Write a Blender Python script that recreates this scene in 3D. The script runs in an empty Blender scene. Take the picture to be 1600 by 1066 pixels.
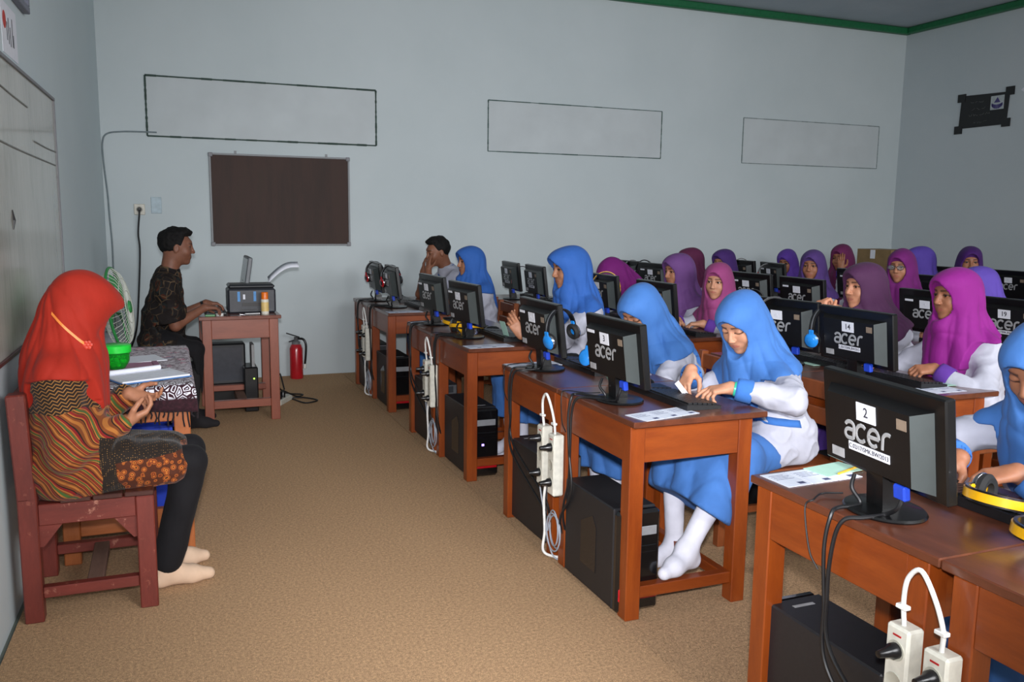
import bpy, bmesh, math, random
import numpy as np
from mathutils import Vector, Matrix, Euler
PI = math.pi
SC = bpy.context.scene
COL = SC.collection
random.seed(7)
# ---------------------------------------------------------------- camera, light, exposure
cd = bpy.data.cameras.new('camera'); cam = bpy.data.objects.new('camera', cd); COL.objects.link(cam); SC.camera = cam
cd.sensor_width = 36; cd.sensor_fit = 'HORIZONTAL'; cd.lens = 1342.949*36/1600; cd.clip_start = .05
CR, CF, CU = Vector((0.928525, -0.371063, 0.0123746)), Vector((0.3689907, 0.9186254, -0.1413269)), Vector((0.0410736, 0.1357917, 0.9898856))
Mc = Matrix((CR, CU, -CF)).transposed().to_4x4(); Mc.translation = (0, 0, 1.4512); cam.matrix_world = Mc
w = bpy.data.worlds.new('world'); SC.world = w; w.use_nodes = True
w.node_tree.nodes['Background'].inputs[0].default_value = (.80, .90, 1, 1); w.node_tree.nodes['Background'].inputs[1].default_value = 1.0
def area(name, loc, target, sx, sy, e, col=(1, 1, 1)):
    ld = bpy.data.lights.new(name, 'AREA'); ld.shape = 'RECTANGLE'; ld.size = sx; ld.size_y = sy; ld.energy = e; ld.color = col
    o = bpy.data.objects.new(name, ld); COL.objects.link(o); o.location = loc
    o.rotation_euler = (Vector(target)-Vector(loc)).to_track_quat('-Z', 'Y').to_euler(); return o
# daylight through the windows of the near wall (behind the camera)
for k, (x, e) in enumerate(((2.15, 105), (4.75, 60), (6.95, 22))):
    area('window_daylight', (x, -1.16, 2.35), (x-.3, 4.4, .1), 1.9 if k < 2 else 1.2, 1.35, e, (.97, .98, 1)).data.spread = 2.5
area('door_daylight', (.35, -1.16, 1.1), (.8, 5, .9), .9, 2.0, 12, (.97, .98, 1))
# the camera's own small flash
fl = bpy.data.lights.new('camera_flash', 'SPOT'); fl.energy = 640; fl.spot_size = 1.34; fl.spot_blend = 1.0; fl.shadow_soft_size = .045; fl.color = (.96, .96, 1)
fo = bpy.data.objects.new('camera_flash', fl); COL.objects.link(fo); fo.location = (0.0, 0, 1.60); fo.rotation_euler = (Vector((2.05, 4.6, .80))-Vector((0, 0, 1.6))).to_track_quat('-Z', 'Y').to_euler()
SC.view_settings.view_transform = 'Standard'; SC.view_settings.look = 'None'; SC.view_settings.gamma = 1; SC.view_settings.use_curve_mapping = False
SC.view_settings.exposure = 0.07
SC.cycles.max_bounces = 6; SC.cycles.diffuse_bounces = 4; SC.cycles.glossy_bounces = 3
# ---------------------------------------------------------------- materials
def srgb(r, g, b):
    f = lambda c: (c/255/12.92) if c/255 <= .04045 else ((c/255+.055)/1.055)**2.4
    return (f(r), f(g), f(b), 1)
MATS = {}
class NT:
    """small node-tree helper"""
    def __init__(s, name):
        s.m = bpy.data.materials.new(name); s.m.use_nodes = True
        s.t = s.m.node_tree; s.b = s.t.nodes['Principled BSDF']
        s.co = s.n('ShaderNodeTexCoord').outputs['Object']
    def n(s, typ, **kw):
        x = s.t.nodes.new(typ)
        for k, v in kw.items(): setattr(x, k, v)
        return x
    def l(s, a, b): s.t.links.new(a, b)
    def inp(s, node, k, v):
        i = node.inputs[k]
        if hasattr(v, 'is_linked') or isinstance(v, bpy.types.NodeSocket): s.l(v, i)
        else: i.default_value = v
    def noise(s, scale, detail=3, rough=.55, vec=None, stretch=None):
        v = vec or s.co
        if stretch:
            mp = s.n('ShaderNodeMapping'); s.l(v, mp.inputs[0]); mp.inputs['Scale'].default_value = stretch; v = mp.outputs[0]
        x = s.n('ShaderNodeTexNoise'); s.l(v, x.inputs['Vector'])
        x.inputs['Scale'].default_value = scale; x.inputs['Detail'].default_value = detail; x.inputs['Roughness'].default_value = rough
        return x.outputs['Fac']
    def ramp(s, fac, stops, interp='LINEAR'):
        r = s.n('ShaderNodeValToRGB'); s.l(fac, r.inputs[0]); e = r.color_ramp; e.interpolation = interp
        while len(e.elements) < len(stops): e.elements.new(.5)
        for el, (p, c) in zip(e.elements, stops): el.position = p; el.color = c if len(c) == 4 else (*c, 1)
        return r.outputs[0]
    def mix(s, fac, a, b, mode='MIX'):
        x = s.n('ShaderNodeMix', data_type='RGBA', blend_type=mode)
        s.inp(x, 0, fac); s.inp(x, 6, a); s.inp(x, 7, b)
        return x.outputs[2]
    def math(s, op, a, b=0):
        x = s.n('ShaderNodeMath', operation=op); s.inp(x, 0, a); s.inp(x, 1, b); return x.outputs[0]
    def bump(s, h, strength=.3, dist=.01):
        x = s.n('ShaderNodeBump'); x.inputs['Strength'].default_value = strength; x.inputs['Distance'].default_value = dist
        s.l(h, x.inputs['Height']); s.l(x.outputs[0], s.b.inputs['Normal'])
    def set(s, **kw):
        for k, v in kw.items(): s.inp(s.b, {'col': 'Base Color', 'rough': 'Roughness', 'metal': 'Metallic', 'coat': 'Coat Weight', 'coatr': 'Coat Roughness',
            'spec': 'Specular IOR Level', 'trans': 'Transmission Weight', 'sheen': 'Sheen Weight', 'sss': 'Subsurface Weight', 'ior': 'IOR', 'alpha': 'Alpha'}[k], v)
        return s
def plain(name, rgb, rough=.5, metal=0, coat=0, var=.12, scale=30, bump=0, spec=.5):
    if name in MATS: return MATS[name]
    t = NT(name); c = srgb(*rgb)
    dark = tuple(x*(1-var) for x in c[:3])+(1,); lite = tuple(min(1, x*(1+var)) for x in c[:3])+(1,)
    nz = t.noise(scale)
    t.set(col=t.ramp(nz, [(.3, dark), (.7, lite)]), rough=rough, metal=metal, coat=coat, spec=spec)
    if bump: t.bump(t.noise(scale*6), bump, .002)
    MATS[name] = t.m
    return t.m
def cloth(name, rgb, rough=.85, sheen=.02, weave=900, var=.07, crease=.30):
    if name in MATS: return MATS[name]
    t = NT(name); c = srgb(*rgb)
    dark = tuple(x*(1-var) for x in c[:3])+(1,); lite = tuple(min(1, x*(1+var)) for x in c[:3])+(1,)
    t.set(col=t.ramp(t.noise(14), [(.3, dark), (.7, lite)]), rough=rough, sheen=sheen, spec=.25)
    cr = t.noise(10, 2.2, .5, stretch=(1.6, 1.6, .7))
    t.bump(t.math('ADD', t.math('MULTIPLY', cr, 1.0), t.math('MULTIPLY', t.noise(weave, 1), .05)), crease, .02)
    MATS[name] = t.m
    return t.m
def wood(name, c1, c2, rough=.35, coat=.4, stretch=(1, 12, 12), scale=3, wear=None, coatr=.15):
    if name in MATS: return MATS[name]
    t = NT(name)
    g = t.noise(scale, 6, .6, stretch=stretch)
    g2 = t.noise(scale*9, 4, .7, stretch=stretch)
    col = t.ramp(t.math('ADD', t.math('MULTIPLY', g, .7), t.math('MULTIPLY', g2, .3)), [(.32, srgb(*c1)), (.68, srgb(*c2))])
    if wear:
        w = t.ramp(t.noise(22, 5, .75), [(.60, (0, 0, 0)), (.72, (1, 1, 1))])
        col = t.mix(w, col, srgb(*wear))
    t.set(col=col, rough=rough, coat=coat, coatr=coatr)
    t.bump(g2, .06, .002)
    MATS[name] = t.m
    return t.m
# ---------------------------------------------------------------- mesh building
class MB:
    def __init__(s): s.v = []; s.f = []
    def add(s, vs, fs):
        o = len(s.v); s.v += [tuple(v) for v in vs]; s.f += [tuple(i+o for i in f) for f in fs]; return s
    def box(s, lo, hi, M=None, c=0):
        """axis box, chamfered by c on every edge"""
        lo = Vector(lo); hi = Vector(hi)
        c = min(c, *(0.45*(hi[i]-lo[i]) for i in range(3)))
        if c <= 0:
            vs = [Vector((x, y, z)) for x in (lo.x, hi.x) for y in (lo.y, hi.y) for z in (lo.z, hi.z)]
            fs = [(0, 1, 3, 2), (4, 6, 7, 5), (0, 4, 5, 1), (2, 3, 7, 6), (0, 2, 6, 4), (1, 5, 7, 3)]
        else:
            vs = []; idx = {}
            for ix in (0, 1):
                for iy in (0, 1):
                    for iz in (0, 1):
                        p = [(lo, hi)[i][k] for k, i in enumerate((ix, iy, iz))]
                        sg = [1 if i == 0 else -1 for i in (ix, iy, iz)]
                        for ax in range(3):   # vertex lying on the face of axis ax
                            q = [p[k] + (0 if k == ax else sg[k]*c) for k in range(3)]
                            idx[(ix, iy, iz, ax)] = len(vs); vs.append(Vector(q))
            fs = []
            def cyc(ax, side):
                a, b = [k for k in range(3) if k != ax]
                out = []
                for u, w in ((0, 0), (1, 0), (1, 1), (0, 1)):
                    i = [0, 0, 0]; i[ax] = side; i[a] = u; i[b] = w; out.append(idx[(*i, ax)])
                return out
            for ax in range(3):
                for side in (0, 1): fs.append(cyc(ax, side))
            for ax in range(3):           # edges parallel to ax
                a, b = [k for k in range(3) if k != ax]
                for u in (0, 1):
                    for w in (0, 1):
                        i0 = [0, 0, 0]; i0[a] = u; i0[b] = w; i1 = list(i0); i1[ax] = 1
                        fs.append((idx[(*i0, a)], idx[(*i1, a)], idx[(*i1, b)], idx[(*i0, b)]))
            for ix in (0, 1):
                for iy in (0, 1):
                    for iz in (0, 1): fs.append(tuple(idx[(ix, iy, iz, k)] for k in range(3)))
        if M is not None: vs = [M @ v for v in vs]
        return s.add(vs, fs)
    def cbox(s, c, size, M=None, ch=0):
        c = Vector(c); h = Vector(size)/2
        return s.box(c-h, c+h, M, ch)
    def bar(s, a, b, w, t, up=(0, 0, 1), ch=0):
        """box from a to b with section w (sideways) x t (along up)"""
        a = Vector(a); b = Vector(b); d = (b-a); L = d.length; d.normalize(); up = Vector(up)
        x = d.cross(up).normalized(); y = x.cross(d)
        M = Matrix((x, d, y)).transposed().to_4x4(); M.translation = a
        return s.box((-w/2, 0, -t/2), (w/2, L, t/2), M, ch)
    def tube(s, pts, r, n=8, caps=True):
        pts = [Vector(p) for p in pts]; m = len(pts)
        rs = r if isinstance(r, (list, tuple)) else [r]*m
        T = [(pts[min(i+1, m-1)]-pts[max(i-1, 0)]).normalized() for i in range(m)]
        ref = Vector((0, 0, 1)) if abs(T[0].z) < .9 else Vector((1, 0, 0))
        x = T[0].cross(ref).normalized(); vs = []
        for i in range(m):
            x = (x - T[i]*x.dot(T[i])).normalized(); y = T[i].cross(x)
            for k in range(n):
                a = 2*PI*k/n; vs.append(pts[i] + (x*math.cos(a)+y*math.sin(a))*rs[i])
        fs = [(i*n+k, i*n+(k+1) % n, (i+1)*n+(k+1) % n, (i+1)*n+k) for i in range(m-1) for k in range(n)]
        if caps: fs += [tuple(reversed(range(n))), tuple(range((m-1)*n, m*n))]
        return s.add(vs, fs)
    def lathe(s, prof, n=24, M=None, close=True):
        vs = [Vector((r*math.cos(2*PI*k/n), r*math.sin(2*PI*k/n), z)) for r, z in prof for k in range(n)]
        fs = [(i*n+k, i*n+(k+1) % n, (i+1)*n+(k+1) % n, (i+1)*n+k) for i in range(len(prof)-1) for k in range(n)]
        if close: fs += [tuple(reversed(range(n))), tuple(range((len(prof)-1)*n, len(prof)*n))]
        if M is not None: vs = [M @ v for v in vs]
        return s.add(vs, fs)
    def prism(s, poly, z0, z1, M=None):
        n = len(poly)
        vs = [Vector((x, y, z)) for z in (z0, z1) for x, y in poly]
        fs = [tuple(reversed(range(n))), tuple(range(n, 2*n))]+[(i, (i+1) % n, n+(i+1) % n, n+i) for i in range(n)]
        if M is not None: vs = [M @ v for v in vs]
        return s.add(vs, fs)
    def mesh(s, name, mat=None, smooth=False, fix=True):
        me = bpy.data.meshes.new(name); me.from_pydata(s.v, [], s.f); me.update()
        if fix:
            bm = bmesh.new(); bm.from_mesh(me); bmesh.ops.recalc_face_normals(bm, faces=bm.faces[:]); bm.to_mesh(me); bm.free()
        if mat: me.materials.append(mat)
        if smooth:
            me.shade_smooth()
            if smooth != 'all' and hasattr(me, 'set_sharp_from_angle'): me.set_sharp_from_angle(angle=.7)
        return me
def curve_pts(pts, n=6):
    """Catmull-Rom through pts"""
    P = [Vector(p) for p in pts]; P = [P[0]*2-P[1]]+P+[P[-1]*2-P[-2]]; out = []
    for i in range(1, len(P)-2):
        for k in range(n):
            t = k/n; a, b, c, d = P[i-1:i+3]
            out.append(.5*((2*b)+(c-a)*t+(2*a-5*b+4*c-d)*t*t+(3*b-a-3*c+d)*t**3))
    out.append(P[-2]); return out
# ---------------------------------------------------------------- object tree
def obj(name, me, parent=None, loc=(0, 0, 0), rot=(0, 0, 0), label=None):
    if isinstance(me, tuple): mb, mat, sm = (me+(False,))[:3]; me = mb.mesh(name, mat, sm)
    o = bpy.data.objects.new(name, me); COL.objects.link(o)
    o.location = loc; o.rotation_euler = rot
    if parent: o.parent = parent
    if label: o['label'] = label
    return o
def tag(o, label, cat, group=None):
    o['label'] = label; o['category'] = cat
    if group: o['group'] = group
    return o
def thing(name, label, cat, loc=(0, 0, 0), rz=0, group=None):
    o = bpy.data.objects.new(name, None); COL.objects.link(o); o.empty_display_size = .05
    o.location = loc; o.rotation_euler = (0, 0, rz)
    return tag(o, label, cat, group)
def struct(name, mb, mat, loc=(0, 0, 0), sm=False):
    o = obj(name, (mb, mat, sm), None, loc); o['kind'] = 'structure'; return o
def dup(src, loc, rz, label, group=None, drop=()):
    def cp(o, par):
        c = o.copy(); COL.objects.link(c)
        if par: c.parent = par
        for ch in KIDS(o):
            if ch.name.split('.')[0] not in drop: cp(ch, c)
        return c
    r = cp(src, None); r.location = loc; r.rotation_euler = (0, 0, rz); r['label'] = label
    if group: r['group'] = group
    return r
def KIDS(o): return [c for c in o.children]
def text_mesh(name, s, size, mat, bold=0.0, align='CENTER', ext=.0004):
    cu = bpy.data.curves.new('txt', 'FONT'); cu.body = s; cu.size = size; cu.align_x = align; cu.align_y = 'CENTER'; cu.extrude = ext; cu.offset = bold; cu.resolution_u = 3
    o = bpy.data.objects.new('txt', cu); COL.objects.link(o)
    dg = bpy.context.evaluated_depsgraph_get()
    me = bpy.data.meshes.new_from_object(o.evaluated_get(dg)); me.name = name; me.materials.clear(); me.materials.append(mat)
    bpy.data.objects.remove(o); bpy.data.curves.remove(cu)
    return me
def join_mb(*mbs):
    m = MB()
    for b in mbs: m.add(b.v, b.f)
    return m
# ---------------------------------------------------------------- signed-distance modelling (people, cloth)
A3 = lambda *v: np.array(v, np.float32)
def seg(P, a, b, ra, rb):
    a = np.asarray(a, np.float32); b = np.asarray(b, np.float32); ba = b-a
    t = np.clip((P-a)@ba/max(float(ba@ba), 1e-9), 0, 1)
    return np.linalg.norm(P-a-t[:, None]*ba, axis=1)-(ra+(rb-ra)*t)
def ell(P, c, r, R=None):
    q = P-np.asarray(c, np.float32)
    if R is not None: q = q@R.T
    r = np.asarray(r, np.float32)
    k0 = np.linalg.norm(q/r, axis=1); k1 = np.linalg.norm(q/(r*r), axis=1)
    return k0*(k0-1)/np.maximum(k1, 1e-6)
def smin(a, b, k=.02):
    h = np.maximum(k-np.abs(a-b), 0)/k
    return np.minimum(a, b)-h*h*k*.25
def smax(a, b, k=.02): return -smin(-a, -b, k)
def umin(k, *ds):
    d = ds[0]
    for e in ds[1:]: d = smin(d, e, k)
    return d
def vnoise(P, f, seed=0):
    """cheap smooth pseudo-noise in -1..1"""
    q = P*f; s = seed*1.7
    return (np.sin(q[:, 0]+1.3*np.sin(q[:, 1]*.9+s)+s)+np.sin(q[:, 1]*1.1+1.4*np.sin(q[:, 2]*.8+s*2)+2*s)+np.sin(q[:, 2]*1.05+1.2*np.sin(q[:, 0]*1.2+s)+3*s))/3
def surfnet(fn, lo, hi, h, slack=1.0):
    """polygonise fn<0; evaluates finely only near the surface"""
    lo = np.asarray(lo, np.float32)-2*h; B = 6
    n = np.ceil((np.asarray(hi, np.float32)+2*h-lo)/(h*B)).astype(int)
    g = np.stack(np.meshgrid(*[np.arange(k) for k in n], indexing='ij'), -1).reshape(-1, 3)
    cen = (lo+(g*B+(B-1)/2)*h).astype(np.float32)
    dc = fn(cen)
    near = np.abs(dc) < (B*.5*1.75*h)*1.35*slack+.004
    N = n*B
    F = np.repeat(np.repeat(np.repeat(np.where(dc < 0, -1., 1.).astype(np.float32).reshape(n), B, 0), B, 1), B, 2)
    off = np.stack(np.meshgrid(*[np.arange(B)]*3, indexing='ij'), -1).reshape(1, -1, 3)
    ids = (g[near][:, None, :]*B+off).reshape(-1, 3)
    F[ids[:, 0], ids[:, 1], ids[:, 2]] = fn((lo+ids*h).astype(np.float32))
    S = F < 0
    c = np.zeros(N-1, np.int8)
    sl = [(slice(i, N[0]-1+i), slice(j, N[1]-1+j), slice(k, N[2]-1+k)) for i in (0, 1) for j in (0, 1) for k in (0, 1)]
    for s in sl: c += S[s]
    act = (c > 0) & (c < 8)
    ci = np.argwhere(act)
    corner = np.array([(i, j, k) for i in (0, 1) for j in (0, 1) for k in (0, 1)])
    cv = np.stack([F[ci[:, 0]+o[0], ci[:, 1]+o[1], ci[:, 2]+o[2]] for o in corner], 1)
    acc = np.zeros((len(ci), 3)); cnt = np.zeros(len(ci))
    for a in range(8):
        for b in range(a+1, 8):
            if np.abs(corner[a]-corner[b]).sum() != 1: continue
            va, vb = cv[:, a], cv[:, b]; x = (va < 0) != (vb < 0)
            t = np.where(x, va/np.where(x, va-vb, 1), 0)[:, None]
            acc += np.where(x[:, None], corner[a]+t*(corner[b]-corner[a]), 0); cnt += x
    V = lo+(ci+acc/np.maximum(cnt, 1)[:, None])*h
    idm = -np.ones(N-1, int); idm[tuple(ci.T)] = np.arange(len(ci))
    Q = []
    for ax in range(3):
        e = [slice(None)]*3; f = [slice(None)]*3
        e[ax] = slice(0, N[ax]-1); f[ax] = slice(1, N[ax])
        s0, s1 = S[tuple(e)], S[tuple(f)]
        ed = np.argwhere(s0 != s1); fl = s0[tuple(ed.T)]
        u, w = (ax+1) % 3, (ax+2) % 3
        ok = (ed[:, u] > 0) & (ed[:, w] > 0) & (ed[:, u] < N[u]-1) & (ed[:, w] < N[w]-1)
        ed, fl = ed[ok], fl[ok]
        def cell(du, dw):
            x = ed.copy(); x[:, u] -= du; x[:, w] -= dw; return idm[tuple(x.T)]
        q = np.stack([cell(1, 1), cell(0, 1), cell(0, 0), cell(1, 0)], 1)
        q[~fl] = q[~fl][:, ::-1]
        Q.append(q)
    Q = np.concatenate(Q); Q = Q[(Q >= 0).all(1)]
    return V.astype(np.float32), Q
def np_mesh(name, V, Q, mats, smooth=True, cols=None):
    me = bpy.data.meshes.new(name)
    me.vertices.add(len(V)); me.vertices.foreach_set('co', np.asarray(V, np.float32).ravel())
    k = Q.shape[1]
    me.loops.add(Q.size); me.loops.foreach_set('vertex_index', Q.ravel().astype(np.int32))
    me.polygons.add(len(Q)); me.polygons.foreach_set('loop_start', np.arange(0, Q.size, k, dtype=np.int32))
    me.update(calc_edges=True)
    for m in (mats if isinstance(mats, (list, tuple)) else [mats]): me.materials.append(m)
    if cols is not None:
        at = me.color_attributes.new('tint', 'FLOAT_COLOR', 'POINT'); at.data.foreach_set('color', np.asarray(cols, np.float32).ravel())
    if smooth: me.shade_smooth()
    return me
def rotm(yaw=0, pitch=0, roll=0):
    """rows = forward, left, up of a frame turned left by yaw, nodded down by pitch, rolled to its left by roll"""
    cy, sy, cp, sp, cr, sr = math.cos(yaw), math.sin(yaw), math.cos(pitch), math.sin(pitch), math.cos(roll), math.sin(roll)
    f = np.array([cy*cp, sy*cp, -sp]); l = np.array([-sy, cy, 0.]); u = np.cross(f, l)
    l2 = l*cr-u*sr; u2 = u*cr+l*sr
    return np.stack([f, l2, u2]).astype(np.float32)
# ---------------------------------------------------------------- people
def skin_mat(name, rgb):
    if name in MATS: return MATS[name]
    t = NT(name); c = srgb(*rgb)
    at = t.n('ShaderNodeVertexColor'); at.layer_name = 'tint'
    base = t.ramp(t.noise(40, 4), [(.3, tuple(x*.9 for x in c[:3])), (.7, tuple(min(1, x*1.08) for x in c[:3]))])
    t.set(col=t.mix(at.outputs['Alpha'], base, at.outputs['Color']), rough=.5, spec=.35, sss=.08)
    t.b.inputs['Subsurface Radius'].default_value = (.012, .005, .003)
    t.bump(t.noise(600, 2), .05, .001)
    MATS[name] = t.m; return t.m
def nrm(v): v = np.asarray(v, float); return v/max(np.linalg.norm(v), 1e-9)
def ik(sh, wr, l1, l2, pole):
    sh = np.asarray(sh, float); wr = np.asarray(wr, float); d = wr-sh; L = np.linalg.norm(d)
    Lm = min(L, (l1+l2)*.995); wr2 = sh+d/L*Lm
    a = (l1*l1-l2*l2+Lm*Lm)/(2*Lm); hgt = math.sqrt(max(l1*l1-a*a, 0)); u = d/L
    p = np.asarray(pole, float); p = nrm(p-u*(p@u))
    return sh+u*a+p*hgt, wr2
def head_parts(H, LIP, closed, hi):
    """head SDF in head space (x forward, y left, z up, origin between the ears)"""
    def fn(p):
        q = p.copy(); q[:, 1] = np.abs(q[:, 1])
        d = ell(q, (-.012, 0, .035), (.094, .074, .088))
        d = smin(d, ell(q, (.022, 0, -.005), (.072, .064, .085)), .03)
        d = smin(d, ell(q, (.030, 0, -.062), (.052, .046, .045)), .035)         # jaw
        d = smin(d, ell(q, (.068, 0, -.092), (.020, .020, .016)), .025)         # chin
        d = smin(d, ell(q, (.062, .036, -.025), (.024, .022, .024)), .025)      # cheek
        d = smin(d, ell(q, (.078, 0, .035), (.018, .045, .02)), .02)            # brow ridge
        d = smax(d, -ell(q, (.098, .032, .012), (.016, .019, .012)), .016)      # eye socket
        d = smin(d, ell(q, (.078, .032, .012), (.0155, .017, .0125)), .005)     # lids
        if not closed: d = smax(d, -ell(q, (.096, .032, .011), (.012, .0135, .0042)), .003)
        d = smin(d, seg(q, (.092, 0, .018), (.109, 0, -.022), .007, .011), .012)  # nose
        d = smin(d, ell(q, (.103, .011, -.026), (.010, .008, .007)), .006)
        d = smin(d, ell(q, (.081, 0, -.056), (.014, .030, .018)), .016)         # mouth mound
        d = smin(d, seg(q, (.0935, 0, -.0510), (.084, .0255, -.0545), .0042, .0022), .004)
        d = smin(d, seg(q, (.0920, 0, -.0605), (.084, .0240, -.0560), .0048, .0022), .004)
        d = smin(d, ell(q, (-.002, .076, -.005), (.017, .008, .030)), .006)     # ear
        d = smax(d, -ell(q, (.004, .085, .000), (.009, .006, .016)), .004)
        return d
    return fn
def person(name, label, loc, rz, sp):
    """seated person. Local frame: x forward, y left, z up; origin on the floor under the hips."""
    g = sp.get
    sc = g('scale', 1.0); seat = g('seat', .45); lean = g('lean', .12); side = g('side', 0.); twist = g('twist', 0.)
    hi = g('lod', 1.0)                     # voxel size multiplier
    man = g('man', False)
    pel = np.array([0, 0, seat+.085])
    bu = nrm([math.sin(lean), math.sin(side), math.cos(lean)*math.cos(side)])
    Ls = .43*sc*g('spine', 1.0)
    HS = g('hs', .96 if not man else 1.0); RH = rotm(*g('head', (0, .1, 0)))
    neckv = nrm(bu*.75+RH[2]*.45+RH[0]*.25); hoff = neckv*.115*sc+RH[2]*.055*sc+RH[0]*.015
    if 'at' in sp:                          # head position (world x, y) and height of the crown decide spine length and place
        X_, Y_, top = sp['at']
        Ls = (top-.136*HS-hoff[2]-pel[2])/bu[2]
    hcl = pel+bu*Ls+hoff
    if 'at' in sp:
        loc = (X_-(math.cos(rz)*hcl[0]-math.sin(rz)*hcl[1]), Y_-(math.sin(rz)*hcl[0]+math.cos(rz)*hcl[1]), 0)
    T = thing(name, label, 'person', loc, rz, g('group'))
    cz, sz = math.cos(-rz), math.sin(-rz)
    vec = lambda v: np.array((cz*v[0]-sz*v[1], sz*v[0]+cz*v[1], v[2]))       # world direction -> local
    loc_ = lambda v: vec((v[0]-loc[0], v[1]-loc[1], v[2]))
    for k in 'LR':
        if k in sp:
            a = dict(sp[k])
            if 'W' in a: a['w'] = loc_(a['W'])
            for q in ('d', 'n', 'pole'):
                if q in a: a[q] = vec(a[q])
            sp[k] = a
    for k in ('kneeL', 'kneeR', 'ankleL', 'ankleR', 'toeL', 'toeR'):
        if k in sp: sp[k] = loc_(sp[k])
    nb = pel+bu*Ls                                         # neck base
    Rb = rotm(twist); bl = nrm(Rb[1]-bu*(Rb[1]@bu)); bf = np.cross(bl, bu)
    RB = np.stack([bf, bl, bu]).astype(np.float32)         # torso frame rows
    W = lambda f, l, u: nb+bf*f+bl*l+bu*u                  # torso frame from the neck base
    hc = nb+hoff
    toH = lambda P: ((P-hc.astype(np.float32))@RH.T)/HS
    Hp = lambda f, l, u: hc+(RH[0]*f+RH[1]*l+RH[2]*u)*HS
    sw = (.132 if not man else .165)*sc
    skin = skin_mat(g('skinname', 'skin'), g('skin', (178, 128, 98)))
    # ---- arms
    arms = []
    for k, sg in (('L', 1), ('R', -1)):
        a = g(k, {}) ; sh = W(-.005, sg*sw, -.075)+bf*a.get('fwd', 0)
        wr = np.array(a['w']) if 'w' in a else pel+np.array([.30, sg*.12, .04])
        el, wr = ik(sh, wr, .265*sc*g('armk', 1.), .235*sc*g('armk', 1.), a.get('pole', (-.3, sg*.5, -1)))
        fd = nrm(a.get('d', wr-el)); pn = np.array(a.get('n', (0, 0, -1)), float); pn = nrm(pn-fd*(pn@fd))
        arms.append(dict(sh=sh, el=el, wr=wr, d=fd, n=pn, s=np.cross(fd, pn)*sg*-1 if False else np.cross(pn, fd), sg=sg, c=a.get('curl', .5), ca=a.get('curls'), th=a.get('thumb', .3), spread=a.get('spread', .06)))
    V = []; Q = []; Cc = []; no = 0
    def put(v, q, c=None):
        nonlocal no
        V.append(v); Q.append(q+no); no += len(v)
        Cc.append(c if c is not None else np.zeros((len(v), 4), np.float32))
    # ---- head
    closed = g('closed', False)
    hf = head_parts(None, None, closed, hi)
    nk0 = toH(nb[None].astype(np.float32)-bu.astype(np.float32)*.05)[0]
    def hfn(p): return smin(hf(p), seg(p, (-.022, 0, -.05), nk0, .050 if not man else .058, .058), .03)
    hv, hq = surfnet(hfn, (-.12+min(0, nk0[0]), -.1+min(0, nk0[1]), nk0[2]-.03), (.13+max(0, nk0[0]), .1+max(0, nk0[1]), .135), .0036*hi)
    ya = np.abs(hv[:, 1]); col = np.zeros((len(hv), 4), np.float32)
    def paint(mask, rgb, a=1.0):
        c = srgb(*rgb)[:3]; m = np.clip(mask, 0, 1)*a
        col[:, :3] = col[:, :3]*(1-m[:, None])+np.array(c, np.float32)*m[:, None] if False else np.where((m > .02)[:, None], np.array(c, np.float32), col[:, :3])
        col[:, 3] = np.maximum(col[:, 3], m)
    sk = g('skin', (178, 128, 98))
    p2 = np.stack([hv[:, 0]*0, ya, hv[:, 2]], 1)
    lipd = np.minimum(seg(p2, (0, 0, -.0508), (0, .0240, -.0555), .0040, .0016), seg(p2, (0, 0, -.0605), (0, .0220, -.0568), .0048, .0018))
    paint(np.where(hv[:, 0] > .05, (.0012-lipd)/.002, 0), g('lip', (156, 78, 74)), .62)
    br = seg(np.stack([hv[:, 0]*0, ya, hv[:, 2]], 1), (0, .014, .0335), (0, .048, .036), .0042, .0022)
    paint(np.where(hv[:, 0] > .05, (.002-br)/.003, 0), (45, 30, 26), .8)
    ly = np.abs(ya-.032)
    lash = np.abs(hv[:, 2]-((.004 if closed else .0165)-(ly*ly)*(-9 if closed else 16)))
    paint(np.where((hv[:, 0] > .06) & (ly < .018), (.0042-lash)/.002, 0), (28, 20, 20), .85)
    nos = np.linalg.norm(np.stack([hv[:, 0]-.106, ya-.007, hv[:, 2]+.034], 1), axis=1)
    paint((.005-nos)/.002, (70, 38, 32), .8)
    if g('cap'): paint((hv[:, 2]-(.066+.25*(hv[:, 0]-.09)))/.002, g('cap'), 1)
    if g('stubble'): paint(np.where((hv[:, 2] < -.038) & (hv[:, 0] > .03), .3, 0), (60, 45, 40), .35)
    put(hv*HS@RH+hc, hq, col)
    # ---- eyes
    # ---- hands and lower arms
    hs = g('hand', .93)
    for A in arms:
        d, n, s = A['d'], A['n'], A['s']          # s: sideways in the palm
        ts = 1 if A['sg'] > 0 else -1             # thumb side sign along s
        ts *= g('thumbflip', {}).get('L' if A['sg'] > 0 else 'R', 1)
        w0 = A['wr']; prims = []
        pt = lambda a, b, c: w0+(d*a+s*b+n*c)*hs
        bare = A['el']+(A['wr']-A['el'])*(g('sleeve', .88)-.35 if not man else 0.0)
        prims.append(('seg', bare, w0, .036*sc if man or g('bare') else .030, .0225 if not man else .026, 0))
        if man: prims.append(('seg', A['sh'], A['el'], .047, .038, .02))
        prims.append(('seg', pt(.0, 0, 0), pt(.03, 0, 0), .022*hs, .020*hs, .02))
        for b in (-.024, -.008, .008, .024): prims.append(('seg', pt(.022, b*.75, 0), pt(.078, b, 0), .0135*hs, .0115*hs, .012))
        fl = (.066, .076, .070, .053)
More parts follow.
